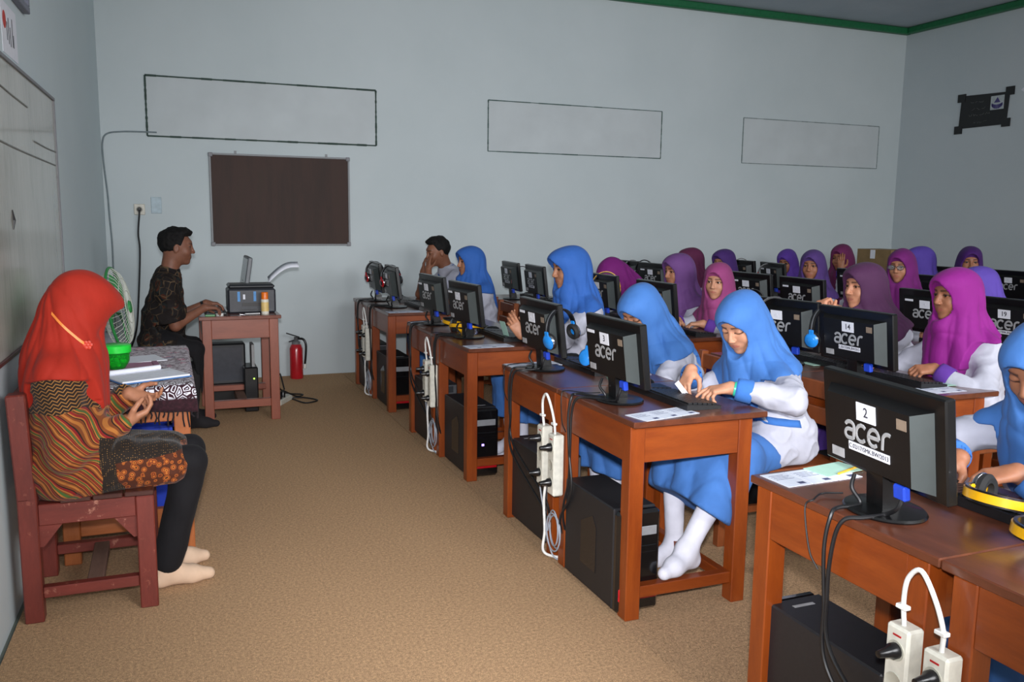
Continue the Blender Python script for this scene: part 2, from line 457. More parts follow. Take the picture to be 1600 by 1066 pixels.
        for i, b in enumerate((.027, .009, -.009, -.026)):
            cu = A['ca'][i] if A['ca'] else A['c']*(1+.08*i)
            p0 = pt(.082-(.0, -.003, .0, .008)[i], b*ts, 0); ang = .18+cu*.75; sp_ = (1.5-i)*A['spread']*ts
            dirv = nrm(d*math.cos(ang)+n*math.sin(ang)+s*sp_); rr = (.0088, .009, .0086, .0076)[i]*hs
            for j, fr in enumerate((.46, .30, .24)):
                p1 = p0+dirv*fl[i]*fr*hs
                prims.append(('seg', p0, p1, rr*(1-.1*j), rr*(.9-.1*j), .003)); p0 = p1
                ang += cu*(.95, .7, .5)[j]; dirv = nrm(d*math.cos(ang)+n*math.sin(ang)+s*sp_*.7)
        tb = pt(.018, .022*ts, .004); t1 = tb+nrm(d*.62+s*ts*.75+n*(.25+A['th']))*.038*hs; t2 = t1+nrm(d*.85+s*ts*(.45-A['th'])+n*(.2+A['th']))*.030*hs; t3 = t2+nrm(d*.95+s*ts*(.2-A['th'])+n*(.15+A['th']))*.024*hs
        prims += [('seg', tb, t1, .0145*hs, .0115*hs, .010), ('seg', t1, t2, .0105*hs, .0098*hs, .004), ('seg', t2, t3, .0098*hs, .008*hs, .003)]
        pa = np.array([p[1] for p in prims]+[p[2] for p in prims])
        def fh(P, prims=prims):
            dd = None
            for _, a, b, ra, rb, k in prims:
                e = seg(P, a, b, ra, rb); dd = e if dd is None else (smin(dd, e, k) if k > 0 else np.minimum(dd, e))
            return dd
        v, q = surfnet(fh, pa.min(0)-.04, pa.max(0)+.04, .0034*max(1, hi*.9))
        put(v, q)
    # ---- covered trunk and legs (coarse)
    legs = []
    for k, sg in (('L', 1), ('R', -1)):
        hip = pel+np.array([.0, sg*.085, 0]); kn = np.array(g('knee'+k, (.43*sc, sg*.10, seat+.055))); an = np.array(g('ankle'+k, (.40*sc, sg*.09, .085)))
        toe = np.array(g('toe'+k, tuple(an+np.array([.155, 0, -.055]))))
        legs.append((hip, kn, an, toe))
    cm = nb+(pel-nb)*.38
    def trunk(P, ex=0., belly=0.):
        q = (P-pel.astype(np.float32))@RB.T
        qs = q*np.array([1, .76, 1], np.float32)
        d = seg(qs, (0, 0, 0), (.0, 0, .20), .105+ex+belly, .093+ex+belly*.85)
        return smin(smin(d, seg(qs, (.0, 0, .2), (-.005, 0, Ls-.15), .093+ex+belly*.85, .094+ex), .06),
                    smin(umin(.03, seg(P, W(-.005, 0, -.035), W(-.005, sw*.85, -.078), .056+ex, .050+ex), seg(P, W(-.005, 0, -.035), W(-.005, -sw*.85, -.078), .056+ex, .050+ex)), seg(P, W(-.005, 0, -.04), W(.0, 0, .0), .062+ex, .055+ex), .05), .08)
    def core(P):
        d = trunk(P, -.012)
        for A in arms: d = smin(d, umin(.03, seg(P, A['sh'], A['el'], .04, .034), seg(P, A['el'], A['el']*.3+A['wr']*.7, .034, .024)), .03)
        for hip, kn, an, toe in legs: d = smin(d, umin(.03, seg(P, hip-np.array([0, 0, .045]), kn-np.array([0, 0, .02]), .045, .042), seg(P, kn-np.array([0, 0, .02]), an, .042, .030)), .04)
        return d
    pts = np.array([pel-.2, pel+.2, nb+.1]+[A[k] for A in arms for k in ('sh', 'el', 'wr')]+[x for l in legs for x in l[:3]])
    if not man:
        v, q = surfnet(core, pts.min(0)-.08, pts.max(0)+.08, .02)
        put(v, q)
    obj('body', np_mesh('body', np.concatenate(V), np.concatenate(Q), skin, cols=np.concatenate(Cc)), T)
    if not closed:
        for sg in (1, -1):
            m = MB(); m.lathe([(math.sin(a)*.0122*HS, -math.cos(a)*.0122*HS) for a in np.linspace(0.05, PI-.05, 9)], 14)
            iris = RH[0]*.9+np.array(g('gaze', (0, 0, 0))); iris = nrm(iris)
            R = Vector((0, 0, 1)).rotation_difference(Vector(iris)).to_matrix().to_4x4()
            me = m.mesh('eye', plain('eye_white', (205, 198, 190), .2), 'all'); me.transform(R); me.materials.append(plain('iris', (30, 20, 16), .15))
            for p in me.polygons:
                if Vector(p.center).normalized().dot(Vector(iris)) > .80: p.material_index = 1
            obj('eye', me, T, tuple(Hp(.0795, sg*.032, .0112)))
    # ---- upper clothing
    shirt = g('shirtmat') or cloth('white_cotton', (226, 226, 234))
    hemz = g('hem', seat+.065); slv = g('sleeve', .88); sd = g('seed', 1)
    lap = g('lap', .34); tu = g('tunic', False); sr = g('sleeve_r', 1.0)
    def shirtf(P):
        d = smin(trunk(P, .012, .026), ell(P, pel+np.array([-.0, 0, .01]), (.132, .170, .10), RB), .06)
        for A in arms:
            if man: ab = A['sh']+(A['el']-A['sh'])*.92; arm = seg(P, A['sh'], ab, .060, .062)
            else:
                en = A['el']+(A['wr']-A['el'])*slv
                arm = smin(seg(P, A['sh'], A['el'], .054*sr, .050*sr), seg(P, A['el'], en, .050*sr, .034*sr), .03)
            d = smin(d, arm, .045)
        if tu:
            for hip, kn, an, toe in legs: d = smin(d, seg(P, hip+np.array([0, 0, .0]), hip+(kn-hip)*.78, .098, .088), .07)
            d = smin(d, seg(P, pel+np.array([.08, 0, .0]), (legs[0][1]+legs[1][1])*.5*np.array([.75, 1, 1]), .085, .078), .06)
        if not man and not tu:
            for hip, kn, an, toe in legs: d = smin(d, seg(P, hip+np.array([0, 0, .005]), hip+(kn-hip)*lap+np.array([0, 0, .0]), .108, .104), .06)
        wr_ = vnoise(P, 42, sd)*.0036+vnoise(P*np.array([1, 1, 2.2], np.float32), 26, sd+3)*.0055-np.maximum(0, .35-np.abs(vnoise(P*np.array([1.3, .8, 1.7], np.float32), 30, sd+5)))*.016
        d = d+wr_
        d = smax(d, (hemz-P[:, 2]), .008)
        if man: # cut the sleeve ends square
            for A in arms:
                u = nrm(A['el']-A['sh']).astype(np.float32); e = (A['sh']+(A['el']-A['sh'])*.86).astype(np.float32)
                nearw = np.linalg.norm(P-e, axis=1)
                d = np.where(nearw < .13, np.maximum(d, (P-e)@u), d)
        else:
            for A in arms:
                u = nrm(A['wr']-A['el']).astype(np.float32); e = (A['el']+(A['wr']-A['el'])*slv).astype(np.float32)
                nearw = np.linalg.norm(P-e, axis=1)
                d = np.where(nearw < .07, np.maximum(d, (P-e)@u), d)
        return d
    ap = np.array([pel-.16, pel+.16, nb+.06]+[A[k] for A in arms for k in ('sh', 'el', 'wr')])
    lo, hi_ = ap.min(0)-.09, ap.max(0)+.09
    if tu: lo[2] = seat-.06; hi_[0] += .35
    v, q = surfnet(shirtf, lo, hi_, .0075*hi)
    sp['shirt'] = obj('shirt' if not tu else 'tunic', np_mesh('shirt', v, q, shirt), T)
    if g('cuff'):
        for A in arms:
            u = nrm(A['wr']-A['el']); e = A['el']+(A['wr']-A['el'])*slv; m = MB()
            m.tube([e-u*.055, e-u*.05, e-u*.004, e+u*.008, e+u*.008, e-u*.01], [.042, .047, .0445, .042, .035, .031], 20, False)
            obj('cuff', (m, g('cuff'), 'all'), T)
    # ---- head covering
    if g('hijab'):
        hm = g('hijab'); fr = g('front', .30); bk = g('back', .30); sdp = g('sidehem', .07); brim = g('brim', .012)
        fa = g('fold', 1.0); of = g('open', 1.0)
        nkb = toH((nb-bu*.02)[None].astype(np.float32))[0]; ch = g('chest_out', 0.)
        def hj(P):
            p = toH(P)
            dn = ell(p, (-.018, 0, .034), (.114, .090, .104))
            dn = smin(dn, ell(p, (.000, 0, -.03), (.100, .088, .105)), .05)
            dn = smin(dn, ell(p, (.034+brim*.6, 0, .064), (.082+brim*.6, .070, .058)), .05)
            dn = smin(dn, seg(p, (-.03, 0, -.06), nkb, .088, .105), .07)
            dn = smin(dn, ell(p, (.052, 0, -.135), (.062, .058, .045)), .05)
            dn = dn*HS
            q = (P-nb.astype(np.float32))@RB.T
            cape = trunk(P, .026)
            cape = smin(cape, ell(P, W(.045+ch, 0, -.10), (.115, .14, .15), RB), .08)
            for A in arms: cape = smin(cape, seg(P, A['sh'], A['sh']+(A['el']-A['sh'])*.30, .064, .060), .05)
            # draped folds: radiate from the chin
            ph = np.arctan2(q[:, 1], q[:, 0]+.02); rr = np.sqrt(q[:, 0]**2+q[:, 1]**2)
            cs = np.abs(np.sin(ph)); lowf = np.clip((-p[:, 2]-.02)/.10, 0, 1)
            rid = lambda a: 1-2*np.abs(np.sin(a))**.7
            fold = rid(ph*3.5+.45*np.sin(q[:, 2]*11+sd)+sd*1.3)*.6+rid(ph*6.5+.6*np.sin(q[:, 2]*9+sd*2)+sd)*.4
            d = smin(dn, cape, .07)
            swoop = rid((q[:, 2]*1.0-.55*rr+.01*np.sin(ph*3+sd))*30+1.2*np.sin(ph*2+sd))*np.clip(1-np.abs(q[:, 2]-.035)/.075, 0, 1)
            back_f = rid(ph*4+.9*np.sin(p[:, 2]*11+sd*2))*np.clip((-p[:, 0]-.01)/.06, 0, 1)*np.clip((.06-p[:, 2])/.1, 0, 1)
            d = d+fa*(fold*.0095*lowf+swoop*.0038*np.clip((p[:, 0]+.08)/.08, 0, 1)+back_f*.006+vnoise(P, 33, sd)*.0026*(1+lowf))
            ws = np.clip((np.abs(q[:, 1])-.075)/.07, 0, 1); ws = ws*ws*(3-2*ws)
            hem = -np.where(q[:, 0] > -.02, fr, bk)*(1-ws)-sdp*ws
            d = smax(d, hem+.010*np.sin(ph*5+sd)-q[:, 2], .012)
            # face opening
            l, u, f = p[:, 1], p[:, 2], p[:, 0]
            uu = u+.018
            op = (np.sqrt((l/(.060*of))**2+(uu/np.where(uu > 0, .098, .090))**2)-1)*.06
            cut = np.maximum(op, (.066+u*.46)-f)
            d = smax(d, -cut*HS, .006)
            return d
        ex = np.array([hc+.13, hc-.13, nb-bf*.2-bu*(bk+.02), nb+bf*.22-bu*(fr+.02), W(0, sw+.12, -.2), W(0, -sw-.12, -.2)])
        v, q = surfnet(hj, ex.min(0)-.04, ex.max(0)+.04, .0058*hi, 1.15)
        obj('headscarf', np_mesh('headscarf', v, q, hm), T)
    if g('hair'):
        def hairf(P):
            p = toH(P); q = p.copy(); q[:, 1] = np.abs(q[:, 1])
            d = ell(p, (-.018, 0, .040), (.102, .083, .098))
            d = smin(d, ell(p, (.045, .0, .108), (.05, .06, .028)), .03)
            d = d+vnoise(P, 70, sd)*.005+vnoise(P, 160, sd+1)*.003
            face = (.048+np.clip(.075-p[:, 2], 0, .2)*-.35)-p[:, 0]     # skin shows in front of this
            keep = np.maximum(-face, p[:, 2]*-1+.078)                    # fringe above the forehead stays
            cutf = np.minimum(-face, .072-p[:, 2]+p[:, 0]*.12)
            d = smax(d, cutf, .006)
            d = smax(d, -.035-p[:, 2]-np.clip(-p[:, 0], 0, .1)*.35, .008)
            d = smax(d, -ell(q, (.012, .085, -.012), (.03, .02, .036)), .006)
            return d
        v, q = surfnet(hairf, hc-.15, hc+.16, .0042*hi)
        obj('hair', np_mesh('hair', v, q, plain('black_hair', (13, 11, 11), .75, var=.4, bump=.5, scale=120, spec=.25)), T)
    # ---- lower clothing and feet
    skm = g('skirt'); trm = g('trousers')
    if skm or trm:
        cut = g('skirt_hem', .25)
        def low(P):
            d = None
            for hip, kn, an, toe in legs:
                if skm:
                    mid = kn+(an-kn)*.62
                    e = smin(seg(P, hip-np.array([0, 0, .03]), kn-np.array([0, 0, .012]), .080, .084), seg(P, kn, mid, .086, .102), .05)
                else: e = smin(seg(P, hip, kn, .090, .058), seg(P, kn, an+(kn-an)*.04, .060, .056), .02)
                d = e if d is None else smin(d, e, .11 if skm else .02)
            if skm:
                k0, k1 = legs[0][1], legs[1][1]; a0, a1 = legs[0][2], legs[1][2]
                d = smin(d, seg(P, pel+np.array([.04, 0, -.025]), (k0+k1)/2, .088, .085), .06)
                d = smin(d, seg(P, (k0+k1)/2, (k0+k1)/2*.45+(a0+a1)/2*.55, .085, .10), .08)
                ph = np.arctan2(P[:, 1]-(k0+k1)[1]/2, P[:, 0]-.35)
                d = d+(1-2*np.abs(np.sin(ph*5+.8*np.sin(P[:, 2]*9+sd)))**.7)*.011*np.clip((seat+.10-P[:, 2])/.2, 0, 1)+(1-2*np.abs(np.sin(P[:, 0]*11+P[:, 1]*16+sd))**.7)*.006+vnoise(P, 22, sd)*.006+vnoise(P*np.array([.6, 1, 1.6], np.float32), 38, sd+2)*.004
                u = None
                d = smax(d, cut+.02*np.sin(ph*2+1)+g('hem_slope', 0.)*np.maximum(P[:, 0]-.38, -.2)-P[:, 2], .01)
            else:
                d = d+vnoise(P, 30, sd)*.005
                d = smin(d, ell(P, pel, (.14, .165, .095)), .05)
            if skm: d = smax(d, P[:, 2]-(seat+.075+np.maximum(P[:, 0]-.14, 0)*1.3), .015)
            d = smax(d, seat+.003-P[:, 2]-np.clip((P[:, 0]-.18)*5, 0, 9), .01)
            return d
        v, q = surfnet(low, pts.min(0)-.14, pts.max(0)*np.array([1, 1, 0])+np.array([.14, .16, seat+.20]), .011*max(1, hi))
        obj('skirt' if skm else 'trousers', np_mesh('skirt', v, q, skm or trm), T)
    sk_m = g('sock')
    if sk_m:
        for hip, kn, an, toe in legs:
            fwd = nrm(toe-an)
            he = an-nrm(np.array([fwd[0], fwd[1], 0]))*.03+np.array([0, 0, -.045])
            def ft(P, kn=kn, an=an, toe=toe, he=he):
                d = smin(seg(P, kn*.65+an*.35, an, .048, .036), seg(P, an, he, .038, .034), .03)
                ball = he*.35+toe*.65+np.array([0, 0, .004])
                d = smin(d, seg(P, he, ball, .034, .034), .03); d = smin(d, seg(P, an+np.array([0, 0, -.01]), ball, .03, .026), .03)
                d = smin(d, seg(P, ball, toe, .034, .024), .02)
                return smax(d+vnoise(P, 60, 2)*.001, (min(he[2], toe[2])-.028)-P[:, 2], .01)
            pp = np.array([kn, an, toe, he]); v, q = surfnet(ft, pp.min(0)-.06, pp.max(0)+.06, .006*max(1, hi*.8))
            obj(g('sockname', 'sock'), np_mesh('sock', v, q, sk_m), T)
    wt = g('watch')
    if wt:
        A = arms[0 if wt[0] == 'L' else 1]; u = nrm(A['el']-A['wr']); c0 = A['wr']+u*.022; m = MB(); rr = .0285
        m.tube([c0-u*.011, c0-u*.009, c0+u*.009, c0+u*.011], [rr-.003, rr, rr+.001, rr-.002], 18)
        obj('wristwatch', (m, wt[1], True), T)
    if g('collar'):
        m = MB(); q = [(.058, .015), (.066, .045), (.074, .030), (.092, -.012), (.088, -.016)]
        R4 = Matrix((Vector(bf), Vector(bl), Vector(bu))).transposed().to_4x4(); R4.translation = Vector(nb-bu*.012-bf*.004)
        m.lathe(q, 22, R4, False); obj('collar', (m, g('collar'), True), T)
    if g('glasses'):
        fm = plain('glasses_rim', (70, 72, 76), .25, .6); m = MB()
        for sg in (1, -1):
            m.tube([Hp(.108+0*math.cos(a), sg*.033+.024*math.cos(a), .008+.018*math.sin(a)) for a in np.linspace(0, 2*PI, 21)], .0018, 6, False)
            m.tube([Hp(.106, sg*.057, .012), Hp(.03, sg*.074, .016)], .0018, 6)
        m.tube([Hp(.108, .009, .012), Hp(.110, 0, .014), Hp(.108, -.009, .012)], .0018, 6)
        obj('glasses', (m, fm, 'all'), T)
        gt_ = NT('lens'); gt_.set(col=(.9, .95, 1, 1), rough=.02, trans=.9, ior=1.45)
        for sg in (1, -1): obj('lens', (MB().add([Hp(.108, sg*.033+.023*math.cos(a), .008+.017*math.sin(a)) for a in np.linspace(0, 2*PI, 17)[:-1]]+[Hp(.1065, sg*.033+.023*math.cos(a), .008+.017*math.sin(a)) for a in np.linspace(0, 2*PI, 17)[:-1]], [tuple(range(16)), tuple(range(31, 15, -1))]+[(i, (i+1) % 16, 16+(i+1) % 16, 16+i) for i in range(16)]), gt_.m), T)
    sp['T'] = T
    sp['out'] = dict(hc=hc, arms=arms, loc=loc, nb=nb, bf=bf, bl=bl, bu=bu, Hp=Hp, W=W)
    return T
# ---------------------------------------------------------------- room shell
H = .75; YF = 7.945; XR = 8.083; ZC = 3.68; YN = -1.2; XL0, XL1 = -.665, -.462
def xl(y): return XL0+(XL1-XL0)*(y-YN)/(YF-YN)
def wall_mat(name, c, blot):
    t = NT(name)
    n1 = t.noise(.9, 4, .6); n2 = t.noise(9, 5, .7)
    col = t.ramp(n1, [(.3, srgb(*c)), (.7, srgb(*blot))])
    col = t.mix(t.math('MULTIPLY', t.ramp(n2, [(.55, (0, 0, 0)), (.75, (1, 1, 1))]), .25), col, srgb(198, 205, 206))
    t.set(col=col, rough=.62, spec=.3); t.bump(n2, .08, .004); return t.m
wm = wall_mat('wall_paint', (187, 197, 199), (195, 204, 206))
struct('wall_far', MB().box((XL1-.3, YF, -.1), (XR+.2, YF+.15, ZC+.1)), wm)
struct('wall_right', MB().box((XR, YN-.15, -.1), (XR+.15, YF, ZC+.1)), wall_mat('wall_paint_right', (184, 194, 198), (190, 198, 202)))
o = struct('wall_left', MB().prism([(XL0-.15, YN-.15), (XL0, YN-.15), (XL1, YF), (XL1-.15, YF)], -.1, ZC+.1), wall_mat('wall_paint_left', (196, 208, 212), (202, 214, 216)))
# near wall (behind the camera) with a doorway and three windows
nw = MB(); y0, y1 = YN-.15, YN
def holes(mb, spans, top_bot):
    x = XL0-.2
    for (a, b), (z0, z1) in zip(spans, top_bot):
        mb.box((x, y0, -.1), (a, y1, ZC+.1))
        if z0 > 0: mb.box((a, y0, -.1), (b, y1, z0))
        mb.box((a, y0, z1), (b, y1, ZC+.1)); x = b
    mb.box((x, y0, -.1), (XR+.15, y1, ZC+.1))
W_ = [(-.12, .82), (1.15, 3.15), (3.75, 5.75), (6.3, 7.6)]
holes(nw, W_, [(0, 2.15), (1.6, 3.1), (1.6, 3.1), (1.6, 3.1)])
struct('wall_near', nw, wm)
gw = plain('green_paint', (30, 96, 52), .4, coat=.2)
for k, (a, b) in enumerate(W_[1:]):
    f = MB()
    for p, q in (((a, y0+.03, 1.6), (a+.05, y1-.06, 3.1)), ((b-.05, y0+.03, 1.6), (b, y1-.06, 3.1)), ((a, y0+.03, 1.6), (b, y1-.06, 1.65)), ((a, y0+.03, 3.05), (b, y1-.06, 3.1)), (((a+b)/2-.025, y0+.03, 1.6), ((a+b)/2+.025, y1-.06, 3.1))): f.box(p, q)
    struct('window_%d' % (k+1), f, gw)
f = MB()
for p, q in (((-.12, y0+.02, 0), (-.06, y1-.02, 2.15)), ((.76, y0+.02, 0), (.82, y1-.02, 2.15)), ((-.12, y0+.02, 2.09), (.82, y1-.02, 2.15))): f.box(p, q)
struct('door_1', f, gw)
cm_ = NT('ceiling_paint'); cm_.set(col=cm_.ramp(cm_.noise(1.4, 5, .65), [(.3, srgb(160, 172, 182)), (.7, srgb(174, 184, 192))]), rough=.8)
ce = struct('ceiling', MB().box((XL0-.3, YN-.15, ZC+.002), (XR+.15, YF+.15, ZC+.12)), cm_.m)
gt = plain('green_cornice', (24, 100, 60), .45, var=.15)
struct('trim_1', MB().box((XL1, YF-.075, ZC-.075), (XR, YF-.002, ZC), None, .012), gt)
struct('trim_2', MB().box((XR-.075, YN, ZC-.075), (XR-.002, YF-.076, ZC), None, .012), gt)
struct('trim_3', MB().bar((XL0+.045, YN, ZC-.038), (XL1+.045, YF-.08, ZC-.038), .075, .074, ch=.012), gt)
fl_ = struct('floor', MB().box((XL0-.3, YN-.15, -.12), (XR+.15, YF+.1, -.008)), plain('cement_floor', (104, 112, 104), .7, scale=6, bump=.2))
def carpet_mat(name, c1, c2):
    t = NT(name); big = t.noise(1.1, 4, .6); fine = t.noise(330, 3, .85)
    mid = t.noise(90, 4, .8)
    c = t.ramp(t.math('ADD', t.math('MULTIPLY', fine, .62), t.math('MULTIPLY', mid, .38)), [(.36, srgb(*[x*.5 for x in c1])), (.5, srgb(*c1)), (.64, srgb(*[min(255, x*1.28) for x in c2]))])
    c = t.mix(t.math('MULTIPLY', big, .15), c, srgb(*c2))
    t.set(col=c, rough=.95, spec=.1); t.bump(fine, .9, .004); return t.m
cpt = carpet_mat('brown_carpet', (188, 152, 116), (200, 164, 126))
tag(obj('carpet', (MB().prism([(xl(YN)+.02, YN), (1.478, YN), (1.478, YF-.01), (xl(YF)+.015, YF-.01)], -.008, 0), cpt)), 'brown loop pile carpet strip along the open aisle by the left wall', 'carpet')
tag(obj('carpet', (MB().prism([(1.484, YN), (XR-.01, YN), (XR-.01, YF-.01), (1.484, YF-.01)], -.008, -.0008), carpet_mat('brown_carpet_b', (182, 148, 114), (192, 158, 122)))), 'brown loop pile carpet strip lying under the student desks', 'carpet')
# ---------------------------------------------------------------- things on the far wall
gp = plain('filled_panel', (190, 197, 199), .7, var=.05, scale=3); gl = plain('dark_green_line', (40, 62, 54), .7, var=.3, scale=20)
gl2 = plain('grey_pencil_line', (126, 138, 138), .8, var=.2, scale=20)
def vent(x, wdt, zt, zb, label, mat, lw):
    t = thing('blocked_vent', label, 'wall panel', (x, YF, zb), 0, None); h = zt-zb
    obj('panel', (MB().box((0, -.006, 0), (wdt, 0, h)), gp), t)
    for a, b in (((0, 0), (wdt, 0)), ((0, h), (wdt, h)), ((0, 0), (0, h)), ((wdt, 0), (wdt, h))):
        m = MB(); n = 22
        for i in range(n):   # hand painted line, slightly uneven
            p = [a[k]+(b[k]-a[k])*i/n for k in (0, 1)]; q = [a[k]+(b[k]-a[k])*(i+1)/n for k in (0, 1)]; ww = lw*random.uniform(.6, 1.05)
            if a[0] == b[0]: m.box((p[0]-ww/2, -.009, p[1]), (q[0]+ww/2, -.001, q[1]))
            else: m.box((p[0], -.009, p[1]-ww/2), (q[0], -.001, q[1]+ww/2))
        obj('border', (m, mat), t)
vent(-.108, 1.932, 2.585, 2.095, 'long grey wall panel outlined in dark green above the brown board', gl, .018)
vent(2.915, 1.92, 2.568, 2.09, 'grey wall panel thinly outlined in dark green, middle of the three', plain('green_line_thin', (70, 92, 88), .7, var=.3, scale=20), .011)
vent(5.86, 1.90, 2.56, 2.08, 'faint grey wall panel with pencil outline near the right corner', gl2, .010)
bb = thing('bulletin_board', 'dark brown bulletin board with thin aluminium frame on far wall', 'board', (.368, YF, 1.185))
t = NT('brown_board'); g = t.noise(2.2, 5, .6, stretch=(3.5, 1, .5)); g2 = t.noise(60, 3, .6, stretch=(4, 1, .25))
t.set(col=t.ramp(t.math('ADD', t.math('MULTIPLY', g, .75), t.math('MULTIPLY', g2, .25)), [(.3, srgb(40, 26, 20)), (.55, srgb(58, 36, 27)), (.75, srgb(48, 35, 24))]), rough=.55, spec=.25)
obj('panel', (MB().box((.012, -.016, .012), (1.193, -.004, .778)), t.m), bb)
al = plain('aluminium', (118, 120, 122), .5, .2, var=.05); pg = plain('grey_plastic', (120, 120, 124), .5)
for a, b in (((0, 0), (1.205, .016)), ((0, .774), (1.205, .79)), ((0, 0), (.016, .79)), ((1.189, 0), (1.205, .79))): obj('frame', (MB().box((a[0], -.022, a[1]), (b[0], -.001, b[1]), None, .002), al), bb)
for x in (-.004, 1.174):
    for z in (-.004, .759): obj('corner_cap', (MB().box((x, -.026, z), (x+.035, -.0005, z+.035), None, .004), pg), bb)
for x in (.21, .99): obj('hanger', (MB().box((x, -.006, .782), (x+.02, -.0005, .815)).lathe([(.004, -.01), (.004, 0)], 8, Matrix.Translation((x+.01, -.0005, .803))@Matrix.Rotation(PI/2, 4, 'X')), al), bb)
blk = plain('black_cable', (22, 22, 24), .45)
wcab = MB(); wcab.tube(curve_pts([(-.034, YF-.006, 2.126), (-.16, YF-.006, 2.125), (-.30, YF-.006, 2.12), (-.41, YF-.006, 2.10), (-.448, YF-.006, 2.04), (-.452, YF-.006, 1.9), (-.432, YF-.006, 1.6), (-.428, YF-.006, 1.45), (-.418, YF-.006, 1.2), (-.42, YF-.006, .95), (-.425, YF-.006, .3)], 6), .0065, 8)
tag(obj('wall_cable', (wcab, plain('painted_cable', (120, 132, 136), .6), True)), 'thin grey cable looping from the outlined panel down the wall corner', 'cable')
sk = thing('wall_socket', 'beige wall socket with a black plug above the seated man', 'socket', (-.1955, YF, 1.487))
obj('plate', (MB().box((-.043, -.012, -.045), (.043, 0, .045), None, .004), plain('ivory_plastic', (196, 192, 178), .4)), sk)
obj('inset', (MB().lathe([(.024, 0), (.024, .004), (.019, .006)], 20, Matrix.Translation((0, -.011, 0))@Matrix.Rotation(PI/2, 4, 'X')), plain('ivory_dark', (150, 146, 134), .4)), sk)
pc = thing('power_cable', 'black power cord hanging from the beige wall socket', 'cable', (-.1955, YF-.02, 1.487))
obj('plug', (MB().lathe([(.016, 0), (.017, .02), (.010, .034)], 14, Matrix.Rotation(PI/2, 4, 'X')), blk, True), pc)
obj('cord', (MB().tube(curve_pts([(0, -.03, -.003), (-.002, -.034, -.04), (-.018, -.02, -.2), (-.012, -.012, -.36), (-.04, -.012, -.75), (-.07, -.012, -1.02), (-.13, -.03, -1.2), (-.16, -.2, -1.3), (-.1, -.5, -1.474), (.15, -.8, -1.474)], 6), .0075, 8), blk, True), pc)
tag(obj('blank_plate', (MB().box((-.105, YF-.006, 1.455), (-.022, YF, 1.592), None, .003).box((-.068, YF-.008, 1.462), (-.060, YF-.005, 1.470)), plain('pale_blue_plate', (168, 186, 194), .5))), 'pale blue blank cover plate beside the wall socket', 'cover plate')
# ---------------------------------------------------------------- whiteboard and papers on the left wall
ang = math.atan2(XL1-XL0, YF-YN)
wb = thing('whiteboard', 'large smudged glossy whiteboard with thin grey frame on left wall', 'whiteboard', (xl(2.2), 2.2, .93), -ang)
t = NT('whiteboard_face'); sm = t.noise(2.5, 5, .7, stretch=(1, 1, .35)); st = t.noise(14, 4, .75, stretch=(1, 3, .25))
c = t.ramp(t.math('ADD', t.math('MULTIPLY', sm, .6), t.math('MULTIPLY', st, .4)), [(.34, srgb(150, 148, 138)), (.5, srgb(176, 174, 164)), (.66, srgb(186, 184, 174))])
t.set(col=c, rough=.16, spec=.5, coat=.25, coatr=.08)
LY = 2.93
obj('face', (MB().box((0, 0, 0), (.012, LY, 1.10)), t.m), wb)
for a, b in (((0, -.004, -.012), (.02, LY+.006, .004)), ((0, -.004, 1.092), (.02, LY+.006, 1.108)), ((0, -.006, -.012), (.02, .008, 1.108)), ((0, LY-.004, -.012), (.018, LY+.008, 1.108))): obj('frame', (MB().box(a, b, None, .002), pg if a[2] > 0 or a[1] > -.005 and b[2] > 1 else plain('maroon_rail', (84, 44, 44), .5)), wb)
mk = plain('marker_smear', (120, 122, 118), .5, var=.3)
for pts in ([(1.0, .98), (1.4, .985), (1.75, .975), (2.1, .968)], [(1.0, .79), (1.7, .772), (2.4, .765), (2.86, .762)], [(2.2, .835), (2.6, .83), (2.9, .832)]):
    obj('marker_line', (MB().tube([(.0125, y, z) for y, z in curve_pts([(a, b, 0) for a, b in pts], 4) for y, z in [(y, z)]] if False else [(.0125, p.x, p.y) for p in curve_pts([(a, b, 0) for a, b in pts], 4)], .004, 6), mk), wb)
obj('ink_mark', (MB().tube([(.0125, 1.60, .53), (.0125, 1.612, .49), (.0125, 1.60, .455)], [.002, .008, .002], 8), plain('black_ink', (20, 20, 22), .4)), wb)
pp = thing('wall_paper', 'white printed sheet taped above the whiteboard', 'poster', (xl(3.9), 3.90, 2.062), -ang)
pw = plain('white_paper', (222, 224, 232), .8, var=.03); pk = plain('black_print', (40, 40, 48), .7); pr = plain('red_print', (190, 60, 50), .7)
obj('sheet', (MB().box((0, 0, 0), (.003, .32, .20)), pw), pp)
m = MB()
for i, (y, z0, z1) in enumerate(((.10, .06, .13), (.135, .05, .15), (.17, .045, .12), (.215, .05, .16), (.235, .05, .10))): m.box((.003, y, z0), (.0036, y+.012, z1))
obj('lettering', (m, pk), pp)
obj('logo', (MB().lathe([(.034, 0), (.034, .0006)], 16, Matrix.Translation((.003, .06, .13))@Matrix.Rotation(PI/2, 4, 'Y')), pr), pp)
pf = thing('picture_frame', 'grey framed picture cut off at the top of the left wall', 'picture', (xl(4.0), 3.95, 2.305), -ang)
for a, b in (((0, 0, 0), (.03, .47, .03)), ((0, 0, .57), (.03, .47, .6)), ((0, 0, .03), (.03, .03, .57)), ((0, .44, .03), (.03, .47, .57))): obj('frame', (MB().box(a, b, None, .003), plain('grey_frame', (110, 112, 126), .5)), pf)
obj('print', (MB().box((0, .03, .03), (.012, .44, .57)), pw), pf)
